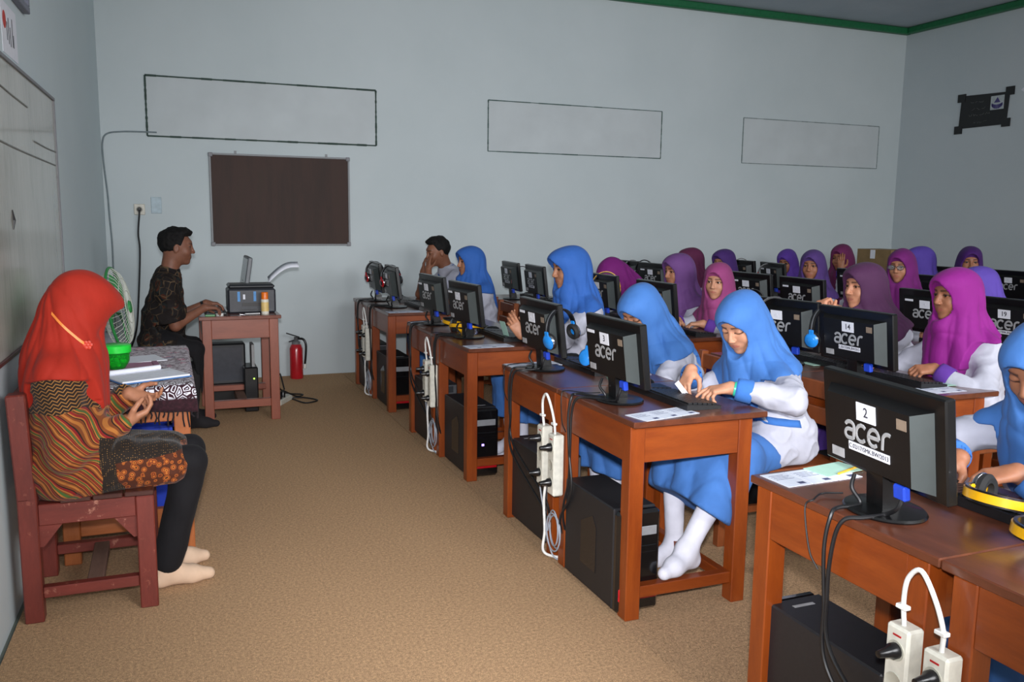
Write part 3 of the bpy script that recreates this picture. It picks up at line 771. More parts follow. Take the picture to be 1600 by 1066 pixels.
# ---------------------------------------------------------------- sign on the right wall
sg = thing('black_sign', 'black sign with white handwriting and a small emblem on right wall', 'sign', (XR, 6.5, 2.42))
bk = plain('black_sign_board', (14, 14, 17), .35, var=.2)
Mx = lambda y, z: (XR-.006-0*y, y, z)
obj('board', (MB().prism([(.045, .055), (.62, .055), (.605, .40), (.03, .38)], -.001, .010, Matrix(((0, 0, -1, 0), (1, 0, 0, 0), (0, 1, 0, 0), (0, 0, 0, 1)))), bk), sg)
for y, z in ((0, .03), (.575, .0), (-.02, .345), (.56, .335)): obj('corner_tab', (MB().box((-.013, y, z), (0, y+.095, z+.085)), bk), sg)
obj('emblem', (MB().box((-.014, .085, .215), (-.009, .24, .355)), plain('emblem_white', (176, 184, 186), .5)), sg)
ew = plain('emblem_navy', (70, 62, 120), .6); m = MB()
for i in range(9):
    a = PI*(.1+.8*i/8); m.box((-.0146, .162+.06*math.cos(a)-.008, .262-.02*math.sin(a)*2), (-.0138, .162+.06*math.cos(a)+.008, .285-.02*math.sin(a)))
m.prism([(.125, .285), (.162, .34), (.20, .285)], -.0, .0006, Matrix(((0, 0, -1, -.0141), (1, 0, 0, 0), (0, 1, 0, 0), (0, 0, 0, 1)))); obj('emblem_drawing', (m, ew), sg)
chalk = plain('chalk_white', (110, 112, 112), .8)
for j, (z, ys) in enumerate(((.315, (.33, .50)), (.245, (.30, .48)), (.185, (.24, .50)), (.105, (.27, .42)))):
    m = MB(); y = ys[0]
    while y < ys[1]:
        n = random.randint(4, 7); pts = [(-.0125, y+i*.009, z+random.uniform(-.012, .012)) for i in range(n)]
        m.tube(pts, .0014 if j < 3 else .0008, 5); y += n*.009+.010
    obj('handwriting', (m, chalk), sg)
ts = thing('paper_tag', 'tiny white paper diamond pinned beside the black sign', 'paper', (XR, 6.36, 2.80))
obj('sheet', (MB().prism([(0, -.035), (.05, 0), (0, .035), (-.05, 0)], 0, .003, Matrix(((0, 0, -1, 0), (1, 0, 0, 0), (0, 1, 0, 0), (0, 0, 0, 1)))), pw), ts)
# ---------------------------------------------------------------- left side: chair, table, fan, teacher's desk
redwood = wood('red_brown_wood', (92, 34, 26), (120, 48, 38), .5, .15, (6, 6, 1.2), 3, wear=(150, 84, 66))
redwoodx = wood('red_brown_wood_x', (92, 34, 26), (120, 48, 38), .5, .15, (1.2, 6, 6), 3, wear=(176, 120, 100))
darkwood = wood('dark_seat_wood', (52, 26, 22), (74, 38, 30), .4, .3, (5, 1, 5), 3)
ch = thing('armless_chair', 'worn red brown wooden chair under the woman in orange scarf', 'chair', (-.30, 3.55, 0))
x0, x1, ya, yb = -.22, .22, -.245, .245; p = .062
for y in (ya, yb-p):
    m = MB(); M = Matrix.Shear if False else None
    m.box((x0, y, 0), (x0+p, y+p, .46), None, .004); m.bar((x0+p/2, y+p/2, .45), (x0+p/2-.014, y+p/2, .83), p, p, up=(1, 0, 0), ch=.005)
    obj('back_leg', (m, redwood), ch)
    obj('front_leg', (MB().box((x1-p, y, 0), (x1, y+p, .43), None, .004), redwood), ch)
    obj('side_rail', (MB().box((x0+p, y+.008, .355), (x1-p, y+p-.006, .432), None, .003), redwoodx), ch)
    obj('low_rail', (MB().box((x0+p, y+.010, .085), (x1-p, y+p-.012, .125), None, .003), redwoodx), ch)
    yy = y+.016
    for a, s in ((x0+p, 1), (x1-p, -1)):
        tr = [(a, .355), (a+s*.075, .355), (a+s*.012, .275), (a, .275)]
        obj('bracket', (MB().prism(tr if s > 0 else tr[::-1], yy, yy+.03, Matrix(((1, 0, 0, 0), (0, 0, 1, 0), (0, 1, 0, 0), (0, 0, 0, 1)))), redwoodx), ch)
obj('middle_rail', (MB().box((-.02, ya+p-.012, .088), (.035, yb-p+.01, .122), None, .003), wood('bare_wood', (96, 70, 58), (122, 92, 78), .7, 0, (6, 1, 6))), ch)
obj('front_rail', (MB().box((x1-.05, ya+p, .36), (x1-.012, yb-p, .43), None, .003), redwood), ch)
for i in range(4): obj('seat_slat', (MB().box((x0+.03+i*.104, ya+(p if i == 0 else 0), .432), (x0+.03+i*.104+.098, yb-(p if i == 0 else 0), .450), None, .003), darkwood), ch)
for z0, z1 in ((.70, .82), (.54, .60)): obj('back_rail', (MB().box((x0+.004-(z0-.45)*.04, ya+p, z0), (x0+.036-(z0-.45)*.04, yb-p, z1), None, .003), redwood), ch)
for i in range(3): obj('back_slat', (MB().box((x0-.005, -.15+i*.115, .44), (x0+.012, -.15+i*.115+.07, .56), None, .003), redwood), ch)
# table with batik cloth
orange = wood('orange_wood', (150, 82, 42), (178, 104, 58), .4, .3, (6, 6, 1.2), 3)
orangex = wood('orange_wood_x', (150, 82, 42), (178, 104, 58), .4, .3, (1.2, 6, 6), 3)
tb = thing('side_table', 'orange brown wooden table under the batik cloth', 'table', (-.19, 4.40, 0))
tx0, tx1, ty0, ty1 = -.255, .255, -.57, .57
obj('tabletop', (MB().box((tx0-.005, ty0-.01, .705), (tx1+.005, ty1+.01, .735), None, .004), orangex), tb)
for x in (tx0, tx1-.065):
    for y in (ty0, ty1-.065): obj('leg', (MB().box((x, y, 0), (x+.065, y+.065, .705), None, .004), orange), tb)
for a, b in (((tx0+.065, ty0+.015, .58), (tx1-.065, ty0+.04, .705)), ((tx0+.065, ty1-.04, .58), (tx1-.065, ty1-.015, .705)), ((tx1-.05, ty0+.065, .58), (tx1-.02, ty1-.065, .705)), ((tx0+.02, ty0+.065, .58), (tx0+.05, ty1-.065, .705))): obj('apron', (MB().box(a, b, None, .003), orangex), tb)
obj('stretcher', (MB().box((tx0+.065, ty0+.012, .115), (tx1-.065, ty0+.052, .20), None, .003), orangex), tb)
obj('stretcher', (MB().box((tx0+.065, ty1-.052, .115), (tx1-.065, ty1-.012, .20), None, .003), orangex), tb)
t = NT('batik_cloth'); sp_ = t.n('ShaderNodeSeparateXYZ'); t.l(t.co, sp_.inputs[0])
vo = t.n('ShaderNodeTexVoronoi'); t.l(t.co, vo.inputs['Vector']); vo.inputs['Scale'].default_value = 30
vc = t.n('ShaderNodeTexVoronoi', feature='F1'); t.l(t.co, vc.inputs['Vector']); vc.inputs['Scale'].default_value = 11
flow = t.ramp(vo.outputs['Distance'], [(0, srgb(208, 200, 205)), (.22, srgb(196, 190, 198)), (.30, srgb(150, 40, 76)), (.42, srgb(176, 120, 144)), (.55, srgb(60, 32, 48)), (.75, srgb(110, 104, 130))], 'CONSTANT')
flow = t.mix(t.ramp(vc.outputs['Distance'], [(.3, (0, 0, 0)), (.42, (1, 1, 1))]), flow, t.ramp(t.noise(60, 3), [(.42, srgb(70, 40, 56)), (.55, srgb(170, 160, 168))]))
wv = t.n('ShaderNodeTexVoronoi', feature='DISTANCE_TO_EDGE'); t.l(t.co, wv.inputs['Vector']); wv.inputs['Scale'].default_value = 34
band = t.ramp(wv.outputs['Distance'], [(.0, srgb(52, 26, 36)), (.10, srgb(214, 212, 220)), (.22, srgb(52, 26, 36)), (.34, srgb(200, 200, 210))], 'CONSTANT')
mb_ = t.ramp(t.math('ADD', sp_.outputs[1], .60), [(.0, (1, 1, 1)), (.09, (1, 1, 1)), (.095, (0, 0, 0))], 'CONSTANT')
col = t.mix(mb_, flow, band)
dk = t.ramp(t.math('ADD', t.math('MULTIPLY', sp_.outputs[2], 1.0), -.1), [(.0, (1, 1, 1)), (.582, (1, 1, 1)), (.592, (0, 0, 0))])
maroon = t.ramp(t.noise(70, 2), [(.4, srgb(40, 20, 26)), (.7, srgb(58, 28, 36))])
col = t.mix(dk, col, maroon)
t.set(col=col, rough=.85, sheen=.1, spec=.2); t.bump(t.noise(700, 1), .15, .001)
def drape(x0, x1, y0, y1, z, dn, dr, r=.012, th=.004):
    """cloth over a table: top, near drop, right drop with soft waves (thin solid)"""
    m = MB(); nx, ny = 26, 34; pts = {}
    us = [x0+(x1-x0)*i/nx for i in range(nx+1)]+[None]*6
    def P(i, j):
        # i beyond nx hangs on the right side, j below 0 hangs on the near side
        x = x0+(x1-x0)*min(i, nx)/nx; y = y0+(y1-y0)*max(j, 0)/ny; zz = z
        hr = max(0, i-nx)/6*dr; hn = max(0, -j)/6*(dn*(.75+.35*(x-x0)/(x1-x0)))
        h = max(hr, hn)
        wob = .006*math.sin(x*46)+.004*math.sin(x*23+1); wob2 = .006*math.sin(y*40)
        if hr: x += .008+min(hr, .02)*.25+wob2*hr/dr
        if hn: y -= .008+min(hn, .02)*.25+(wob+.01)*hn/dn
        return Vector((x, y, zz-h+(.0015*math.sin(x*30)*math.sin(y*22) if not h else 0)))
    I = range(0, nx+7); J = range(-6, ny+1); vs = []; id_ = {}
    for i in I:
        for j in J: id_[i, j] = len(vs); vs.append(P(i, j))
    fs = [(id_[i, j], id_[i+1, j], id_[i+1, j+1], id_[i, j+1]) for i in list(I)[:-1] for j in list(J)[:-1]]
    return m.add(vs, fs)
cl = thing('tablecloth', 'maroon and pink batik tablecloth with dark fringe', 'tablecloth', (-.19, 4.40, 0))
me = drape(tx0-.012, tx1+.012, ty0-.02, ty1+.02, .742, .105, .085).mesh('cloth', t.m, 'all')
co_ = obj('cloth', me, cl); so = co_.modifiers.new('solid', 'SOLIDIFY'); so.thickness = .004
fr = MB()
for i in range(30):
    x = tx0+i*.0178; z1 = .742-.105*(.75+.35*(x-tx0)/(tx1-tx0))+.004; L = random.uniform(.045, .08)
    if i % 3 == 2: L *= .4
    fr.tube([(x, ty0-.045, z1), (x+random.uniform(-.006, .006), ty0-.049, z1-L*.5), (x+random.uniform(-.01, .01), ty0-.046, z1-L)], .0035, 5)
for i in range(44):
    y = ty0+i*.026; L = random.uniform(.05, .09)
    fr.tube([(tx1+.030, y, .660), (tx1+.032, y, .66-L*.5), (tx1+.030, y+random.uniform(-.01, .01), .66-L)], .0035, 5)
fo_ = obj('fringe', (fr, plain('fringe_black', (26, 16, 20), .9)), cl); fo_['kind'] = 'stuff'
# on the table
bk_ = thing('open_register', 'open white register book with blue cover edge on the batik cloth', 'book', (-.10, 4.00, .7462), math.radians(24))
obj('cover', (MB().box((-.148, -.105, 0), (.152, .11, .004), None, .001), plain('blue_cover', (64, 116, 176), .5)), bk_)
obj('pages', (MB().box((-.145, -.10, .004), (.147, .106, .012), None, .002), pw), bk_)
m = MB(); m.prism([(-.145, .012), (-.09, .014), (-.075, .030), (-.095, .036), (-.13, .03)], -.10, .106, Matrix(((0, 0, 1, 0), (1, 0, 0, 0), (0, 1, 0, 0), (0, 0, 0, 1)))@Matrix.Identity(4)); 
m = MB(); m.tube([(-.145, .085, .022), (.10, .098, .022)], .011, 12); obj('rolled_page', (m, pw, True), bk_)
obj('ruled_lines', (MB().box((-.12, -.07, .0119), (.13, -.068, .0124)).box((-.12, -.03, .0119), (.13, -.028, .0124)).box((-.12, .01, .0119), (.13, .012, .0124)), plain('pale_print', (176, 184, 200), .8)), bk_)
pn = thing('pen', 'black and silver pen lying above the open register book', 'pen', (-.075, 4.175, .752), math.radians(-12))
obj('barrel', (MB().tube([(-.065, 0, 0), (-.055, 0, 0), (.04, 0, 0), (.05, 0, 0)], [.002, .0045, .0048, .004], 10), plain('black_plastic', (18, 18, 20), .3), True), pn)
obj('clip', (MB().tube([(.05, 0, 0), (.075, 0, 0)], .0047, 10), plain('chrome', (200, 200, 204), .15, 1), True), pn)
fo2 = thing('folder', 'dusty pink paper folder lying under the green jar', 'folder', (-.235, 4.26, .7462), math.radians(6))
obj('front', (MB().box((-.17, -.10, 0), (.16, .12, .006), None, .001), plain('pink_card', (164, 116, 140), .8)), fo2)
obj('spine', (MB().box((.16, -.10, 0), (.185, .12, .009), None, .001), plain('pink_card_dark', (146, 100, 126), .8)), fo2)
tag(obj('paper_sheet', (MB().box((-.16, -.1, 0), (.16, .1, .003)), pw), None, (-.20, 4.50, .7462), (0, 0, .3)), 'white paper sheet on the batik cloth behind the green jar', 'paper')
t = NT('green_clear'); t.set(col=srgb(60, 226, 84), rough=.12, trans=.85, ior=1.25)
jr = thing('green_jar', 'small green lidded plastic jar of sweets on the batik cloth', 'jar', (-.232, 4.235, .7525))
obj('cup', (MB().lathe([(.030, 0), (.038, .004), (.056, .035), (.060, .075), (.0575, .0751), (.053, .036), (.036, .008), (.0, .007)], 28, None, False), t.m, True), jr)
obj('lid', (MB().lathe([(.0, .112), (.060, .112), (.065, .108), (.065, .078), (.061, .076)], 28, None, False), plain('green_lid', (40, 214, 66), .3), True), jr)
sw_ = [plain('sweet_a', (206, 226, 176), .4), plain('sweet_b', (120, 200, 90), .4), plain('sweet_c', (226, 232, 220), .4)]
for i in range(14):
    a = i*2.4; r = .008+.028*((i*.37) % 1); obj('sweet', (MB().lathe([(.002, -.009), (.0105, -.004), (.0105, .004), (.002, .009)], 8, Matrix.Rotation(i, 4, 'X')), sw_[i % 3], True), jr, (r*math.cos(a), r*math.sin(a), .020+.045*((i*.29) % 1)))
tag(obj('storage_bin', (MB().prism([(-.10, -.09), (.10, -.09), (.10, .09), (-.10, .09)], 0, .008).box((-.105, -.105, 0), (-.097, .105, .46)).box((.097, -.105, 0), (.105, .105, .46)).box((-.105, -.105, 0), (.105, -.097, .46)).box((-.105, .097, 0), (.105, .105, .46)), plain('blue_plastic', (32, 58, 168), .35)), None, (-.105, 4.35, 0)), 'blue plastic bin under the batik covered table', 'bin')
# standing fan
fn = thing('standing_fan', 'white caged standing fan with green blades behind the batik table', 'fan', (-.32, 5.22, 0), math.radians(-8))
gw_ = plain('fan_grey', (128, 132, 138), .4); cage = plain('cage_white', (198, 200, 190), .4)
obj('base', (MB().lathe([(.0, 0), (.15, 0), (.15, .02), (.05, .04), (.03, .05)], 28, None, False), gw_, True), fn)
obj('pole', (MB().tube([(0, 0, .04), (0, 0, .80)], .014, 12), plain('chrome', (200, 200, 204), .15, 1), True), fn)
obj('housing', (MB().box((-.045, -.05, .60), (.045, .05, .80), None, .01), gw_), fn)
obj('motor', (MB().lathe([(.0, -.10), (.04, -.095), (.055, -.04), (.05, .0)], 20, Matrix.Translation((-.0, 0, .93))@Matrix.Rotation(PI/2, 4, 'Y'), False), cage, True), fn)
RB_ = Matrix.Translation((.055, 0, .93))@Matrix.Rotation(math.radians(-8), 4, 'Y')@Matrix.Rotation(PI/2, 4, 'Y')
m = MB()
for s in (-1, 1):
    for i in range(44):
        a = 2*PI*i/44; c_, s_ = math.cos(a), math.sin(a)
        m.tube([RB_@Vector((c_*r, s_*r, s*z)) for r, z in ((.035, .062), (.12, .058), (.19, .038), (.224, .006))], .0016, 4, False)
    for r, z in ((.09, .061), (.16, .048)): m.tube([RB_@Vector((math.cos(2*PI*i/36)*r, math.sin(2*PI*i/36)*r, s*z)) for i in range(37)], .002, 4, False)
o = obj('cage_wires', (m, cage, 'all'), fn); o['kind'] = 'stuff'
obj('cage_ring', (MB().tube([RB_@Vector((math.cos(2*PI*i/40)*.226, math.sin(2*PI*i/40)*.226, 0)) for i in range(41)], .008, 8, False), plain('ring_green', (46, 132, 66), .4), 'all'), fn)
obj('hub_cap', (MB().lathe([(.0, .075), (.03, .072), (.04, .058), (.0, .055)], 18, RB_, False), plain('ring_green', (46, 132, 66), .4), True), fn)
for k in range(3):
    a0 = k*2*PI/3+.5; vs = []; n = 7
    for i in range(n+1):
        r = .03+.165*i/n; wd = .35+.75*math.sin(PI*min(1, i/n*.75+.1))
        for q in (-1, 1):
            a = a0+q*wd*.5; vs += [RB_@Vector((r*math.cos(a), r*math.sin(a), -q*.018*(1-.3*i/n)-.002)), RB_@Vector((r*math.cos(a), r*math.sin(a), -q*.018*(1-.3*i/n)+.002))]
    fs = []
    for i in range(n):
        b = i*4; e = b+4
        fs += [(b, b+2, e+2, e), (b+1, e+1, e+3, b+3), (b, e, e+1, b+1), (b+2, b+3, e+3, e+2)]
    fs += [(0, 1, 3, 2), (n*4, n*4+2, n*4+3, n*4+1)]
    obj('blade', (MB().add(vs, fs), plain('blade_green', (44, 150, 72), .35), True), fn)
# teacher's desk
td = thing('teacher_desk', 'tall red brown wooden desk carrying the printer by the far wall', 'desk', (.46, 6.56, 0))
tw = wood('terracotta_wood', (122, 62, 44), (146, 80, 58), .4, .25, (6, 6, 1.2), 3); twx = wood('terracotta_wood_x', (122, 62, 44), (146, 80, 58), .4, .25, (1.2, 6, 6), 3)
a, b, c, d = -.255, .255, -.33, .33
obj('tabletop', (MB().box((a-.02, c-.02, .73), (b+.02, d+.02, .755), None, .003), wood('terracotta_top', (100, 52, 40), (122, 68, 52), .25, .5, (6, 1.2, 6), 3)), td)
for x in (a, b-.062):
    for y in (c, d-.062): obj('leg', (MB().box((x, y, 0), (x+.062, y+.062, .73), None, .003), tw), td)
for p_, q_ in (((a+.062, c+.006, .595), (b-.062, c+.035, .73)), ((a+.062, d-.035, .595), (b-.062, d-.006, .73)), ((a+.006, c+.062, .595), (a+.035, d-.062, .73)), ((b-.035, c+.062, .595), (b-.006, d-.062, .73))): obj('apron', (MB().box(p_, q_, None, .002), twx), td)
for y in (c+.008, d-.055): obj('stretcher', (MB().box((a+.062, y, .10), (b-.062, y+.045, .155), None, .002), twx), td)
obj('stretcher', (MB().box((-.03, c+.05, .105), (.035, d-.05, .15), None, .002), wood('bare_wood', (96, 70, 58), (122, 92, 78), .7, 0, (6, 1, 6))), td)
obj('foot_board', (MB().box((a+.062, .02, .16), (b-.062, .075, .20), None, .002), twx), td)
bp = plain('black_plastic', (18, 18, 20), .3); gp_ = plain('graphite_plastic', (46, 48, 54), .45, bump=.1, scale=80)
pt_ = thing('printer', 'dark grey inkjet printer with blue tape strips on the tall desk', 'printer', (.555, 6.50, .7555))
obj('body', (MB().box((-.165, -.12, 0), (.165, .12, .175), None, .012), gp_), pt_)
obj('lid', (MB().box((-.160, -.115, .176), (.16, .115, .205), None, .012), plain('graphite_lid', (38, 40, 44), .35)), pt_)
obj('feed_slot', (MB().box((-.07, -.124, .05), (.10, -.118, .075)).box((-.09, -.125, .022), (.12, -.118, .028)), bp), pt_)
for x in (-.10, .01): obj('tape', (MB().box((x, -.1225, .085), (x+.018, -.1195, .155)), plain('blue_tape', (70, 136, 196), .5)), pt_)
obj('tape', (MB().box((-.062, -.1225, .10), (-.047, -.1195, .135)), pw), pt_)
m = MB(); n = 10; P_ = [(.13+.022*i, 0, .205+.11*math.sin(min(1, i/n*1.25)*PI/2)) for i in range(n+1)]
vs = [(x, y, z+(y+.02)*.45) for x, _, z in P_ for y in (-.01, .07)]; m.add(vs, [(2*i, 2*i+2, 2*i+3, 2*i+1) for i in range(n)])
o = obj('sheet_in_tray', (m, pw, True), pt_); q = o.modifiers.new('s', 'SOLIDIFY'); q.thickness = .0012
lp = thing('slim_monitor', 'slim grey monitor seen edge-on behind the printer', 'monitor', (.50, 6.74, .7555))
obj('base', (MB().lathe([(.0, 0), (.085, 0), (.085, .008), (.02, .014)], 24, None, False), bp, True), lp)
obj('stand', (MB().box((.02, -.03, .01), (.05, .03, .22), None, .006), bp), lp)
Mt = Matrix.Translation((.045, 0, .25))@Matrix.Rotation(math.radians(9), 4, 'Y')
obj('panel', (MB().box((-.016, -.20, -.14), (.016, .20, .14), Mt, .006), plain('grey_bezel', (88, 92, 96), .4)), lp)
obj('screen', (MB().box((-.018, -.185, -.12), (-.0155, .185, .125), Mt), plain('grey_screen', (110, 116, 120), .2)), lp)
sc_ = thing('spray_can', 'white spray can with orange cap in front of the printer', 'can', (.635, 6.31, .7555))
obj('can', (MB().lathe([(.0, 0), (.026, 0), (.027, .004), (.027, .10), (.024, .106), (.0, .107)], 22, None, False), plain('can_white', (214, 210, 196), .35), True), sc_)
obj('cap', (MB().lathe([(.0245, .104), (.0245, .15), (.022, .155), (.0, .155)], 22, None, False), plain('cap_orange', (224, 112, 22), .35), True), sc_)
obj('stripe', (MB().lathe([(.0273, .02), (.0273, .085)], 22, None, False), plain('can_yellow', (220, 190, 120), .4), True), sc_)
kb = thing('keyboard', 'dark keyboard under the hands of the man in batik', 'keyboard', (.305, 6.50, .7555), 0)
obj('case', (MB().box((-.07, -.20, 0), (.07, .20, .022), None, .005), plain('black_plastic_matt', (30, 31, 33), .5)), kb)
o = obj('keys', (join_mb(*[MB().box((-.06+i*.021, -.19+j*.0195, .022), (-.043+i*.021, -.174+j*.0195, .029)) for i in range(5) for j in range(19)]), plain('key_black', (24, 25, 27), .4)), kb); o['kind'] = 'stuff'
rm = plain('white_plastic', (220, 220, 214), .4)
tag(obj('tape_roll', (MB().lathe([(.014, 0), (.026, 0), (.026, .018), (.014, .018), (.014, 0)], 20, None, False), rm, True), None, (.325, 6.27, .7555)), 'white tape roll on the near edge of the tall desk', 'tape')
tag(obj('card_packet', (MB().box((-.035, -.016, 0), (.03, .016, .009), None, .002), plain('green_card', (120, 176, 128), .6)), None, (.265, 6.275, .7555)), 'pale green packet on the left edge of the tall desk', 'packet')
ky = thing('keys', 'bunch of metal keys on the tall desk before the printer', 'keys', (.46, 6.275, .7585))
for i in range(4): obj('key', (MB().bar((0, 0, .001*i), (.05*math.cos(i*.8-.9), .03*math.sin(i*.8-.9), .001*i), .008, .002), plain('chrome', (200, 200, 204), .15, 1)), ky)
tag(obj('marker', (MB().tube([(-.05, 0, 0), (.05, 0, 0)], .007, 10), plain('marker_silver', (170, 170, 170), .3, .5), True), None, (.545, 6.27, .763), (0, 0, .1)), 'silver marker lying in front of the printer', 'marker')
# equipment under the teacher's desk
um = thing('old_monitor', 'dark monitor stored under the tall desk', 'monitor', (.36, 6.70, 0))
obj('case', (MB().box((-.13, -.03, .19), (.16, .10, .50), None, .012).prism([(-.09, .10), (.12, .10), (.07, .16), (-.05, .16)], .24, .46), plain('black_plastic_matt', (30, 31, 33), .5)), um)
obj('screen', (MB().box((-.105, -.033, .22), (.135, -.029, .475)), plain('dark_screen', (52, 56, 64), .25)), um)
obj('foot', (MB().box((-.08, 0, 0), (.11, .10, .20), None, .006), bp), um)
ups = thing('power_supply', 'black power supply box with a green light under the tall desk', 'power supply', (.545, 6.66, 0))
obj('case', (MB().box((-.05, -.13, 0), (.05, .10, .335), None, .008), bp), ups)
lm = NT('led_green'); lm.b.inputs['Emission Color'].default_value = (.45, 1, .1, 1); lm.b.inputs['Emission Strength'].default_value = 3
obj('light', (MB().lathe([(.0, 0), (.006, 0), (.006, .003)], 10, Matrix.Translation((.02, -.130, .25))@Matrix.Rotation(PI/2, 4, 'X'), False), lm.m), ups)
obj('sticker_strip', (MB().box((.01, -.1, .3355), (.03, .06, .5)), plain('grey_strip', (150, 150, 150), .6)), ups)
# stool under the man
stl = thing('stool', 'low wooden stool with a brown cushion under the man in batik', 'stool', (-.08, 6.22, 0))
obj('seat', (MB().box((-.19, -.19, .44), (.19, .19, .468), None, .004), redwoodx), stl)
for x in (-.17, .12):
    for y in (-.17, .12): obj('leg', (MB().box((x, y, 0), (x+.05, y+.05, .44), None, .003), redwood), stl)
obj('cushion', (MB().box((-.18, -.185, .468), (.18, .185, .50), None, .014), cloth('brown_cushion', (92, 52, 40))), stl)
# extinguisher
ex = thing('fire_extinguisher', 'small red fire extinguisher on the carpet at far wall', 'fire extinguisher', (1.045, 7.80, 0))
obj('cylinder', (MB().lathe([(.0, 0), (.055, 0), (.058, .01), (.058, .27), (.045, .305), (.02, .32), (.0, .32)], 26, None, False), plain('extinguisher_red', (176, 22, 34), .3, coat=.4), True), ex)
obj('collar', (MB().lathe([(.036, .298), (.038, .33), (.018, .345), (.0, .345)], 20, None, False), plain('extinguisher_grey', (110, 110, 112), .4), True), ex)
obj('valve', (MB().box((-.016, -.012, .33), (.016, .012, .375), None, .003), plain('valve_dark', (44, 44, 46), .4)), ex)
obj('handle', (MB().bar((.03, 0, .372), (-.085, -.02, .415), .018, .010, ch=.002), plain('valve_dark', (44, 44, 46), .4)), ex)
obj('lever', (MB().bar((.0, 0, .352), (-.065, -.015, .335), .016, .008, ch=.002), plain('valve_dark', (44, 44, 46), .4)), ex)
obj('hose', (MB().tube(curve_pts([(.015, 0, .36), (.06, -.02, .355), (.082, -.03, .31), (.080, -.03, .22), (.072, -.02, .13)], 6), .010, 10), plain('black_plastic', (18, 18, 20), .3), True), ex)
obj('nozzle', (MB().tube([(.072, -.02, .13), (.070, -.02, .09)], [.012, .015], 10), plain('white_plastic', (220, 220, 214), .4), True), ex)
# floor power strip and cords beside the teacher's desk
fs_ = thing('floor_power_strip', 'white extension socket on the carpet beside the tall desk', 'power strip', (.80, 6.78, 0), math.radians(62))
obj('body', (MB().box((-.13, -.03, 0), (.13, .03, .045), None, .006), plain('ivory_white', (206, 204, 192), .4)), fs_)
obj('label', (MB().box((-.132, -.02, .012), (-.1295, .02, .032)), plain('amber_label', (200, 150, 60), .5)), fs_)
for x in (-.07, .0): obj('plug', (MB().lathe([(.018, 0), (.017, .03), (.008, .05)], 12, Matrix.Translation((x, 0, .045))), bp, True), fs_)
tag(obj('loose_cord', (MB().tube(curve_pts([(.735, 6.62, .72), (.755, 6.65, .5), (.745, 6.7, .32), (.765, 6.75, .16), (.78, 6.8, .03), (.86, 6.9, .012), (.98, 6.86, .012), (1.06, 6.75, .008), (.96, 6.68, .008), (.9, 6.8, .010), (.84, 7.0, .010), (.80, 6.92, .06)], 6), .006, 8), blk, True)), 'black cord falling from the tall desk and coiling on the carpet', 'cable')
tag(obj('loose_cord', (MB().tube(curve_pts([(.82, 6.85, .09), (.80, 6.95, .2), (.79, 7.0, .1), (.86, 7.1, .012), (.98, 7.0, .012), (.92, 6.9, .02), (.80, 6.80, .095)], 6), .006, 8), blk, True)), 'black looped cord plugged into the white floor extension socket', 'cable')
# ---------------------------------------------------------------- student desks
XF = [1.494+1.2*k for k in range(5)]; PW = .6435; PY = [.6245, 2.553, 4.334, 6.145]; DD = .566
ROW = ['aisle row', 'second row', 'third row', 'fourth row', 'back row']; PAIR = ['nearest', 'second', 'third', 'far']
leg_w = wood('desk_wood', (114, 46, 10), (142, 66, 17), .38, .2, (7, 7, 1.1), 3, coatr=.12)
leg_x = wood('desk_wood_x', (110, 44, 10), (138, 64, 17), .38, .22, (1.1, 7, 7), 3, coatr=.12)
leg_y = wood('desk_wood_y', (110, 44, 10), (138, 64, 17), .38, .22, (7, 1.1, 7), 3, coatr=.12)
top_w = wood('desk_top_wood', (74, 38, 24), (104, 56, 36), .30, .45, (7, 1.1, 7), 3, coatr=.16)
def make_desk(label):
    t = thing('student_desk', label, 'desk'); e = .03; p = .06; z0, z1 = .592, .728
    obj('tabletop', (MB().box((-.004, 0.002, .728), (DD, PW-.002, .75), None, .003), top_w), t)
    a, b, c, d = 0, DD-.045, e, PW-e
    for x in (a, b-p):
        for y in (c, d-p): obj('leg', (MB().box((x, y, 0), (x+p, y+p, z1), None, .003), leg_w), t)
    for y in (c+.004, d-.026): obj('side_apron', (MB().box((a+p, y, z0), (b-p, y+.022, z1), None, .002), leg_x), t)
    for x in (a+.003, b-.025): obj('apron', (MB().box((x, c+p, z0), (x+.022, d-p, z1), None, .002), leg_y), t)
    for y in (c+.010, d-.052): obj('stretcher', (MB().box((a+p, y, .078), (b-p, y+.042, .122), None, .002), leg_x), t)
    obj('cross_stretcher', (MB().box((b-p-.03, c+.05, .08), (b-p+.005, d-.05, .12), None, .002), leg_y), t)
    return t
HALF = ['near', 'far']
desk0 = None; DESKS = [(0, 0, 0), (0, 0, 1)]+[(r, p, h) for r in range(4) for p in (1, 2, 3) for h in (0, 1)]+[(4, 2, 0), (4, 2, 1), (4, 3, 0), (4, 3, 1)]
def spot(r, p, h): return XF[r], PY[p]+PW*h
for r, p, h in DESKS:
    x, y = spot(r, p, h)
    lab = 'brown wooden desk, %s half of the %s pair in the %s' % (HALF[h], PAIR[p], ROW[r])
    if desk0 is None: desk0 = make_desk(lab); desk0['group'] = 'student desks'; desk0.location = (x, y, 0)
    else: dup(desk0, (x, y, 0), 0, lab, 'student desks')
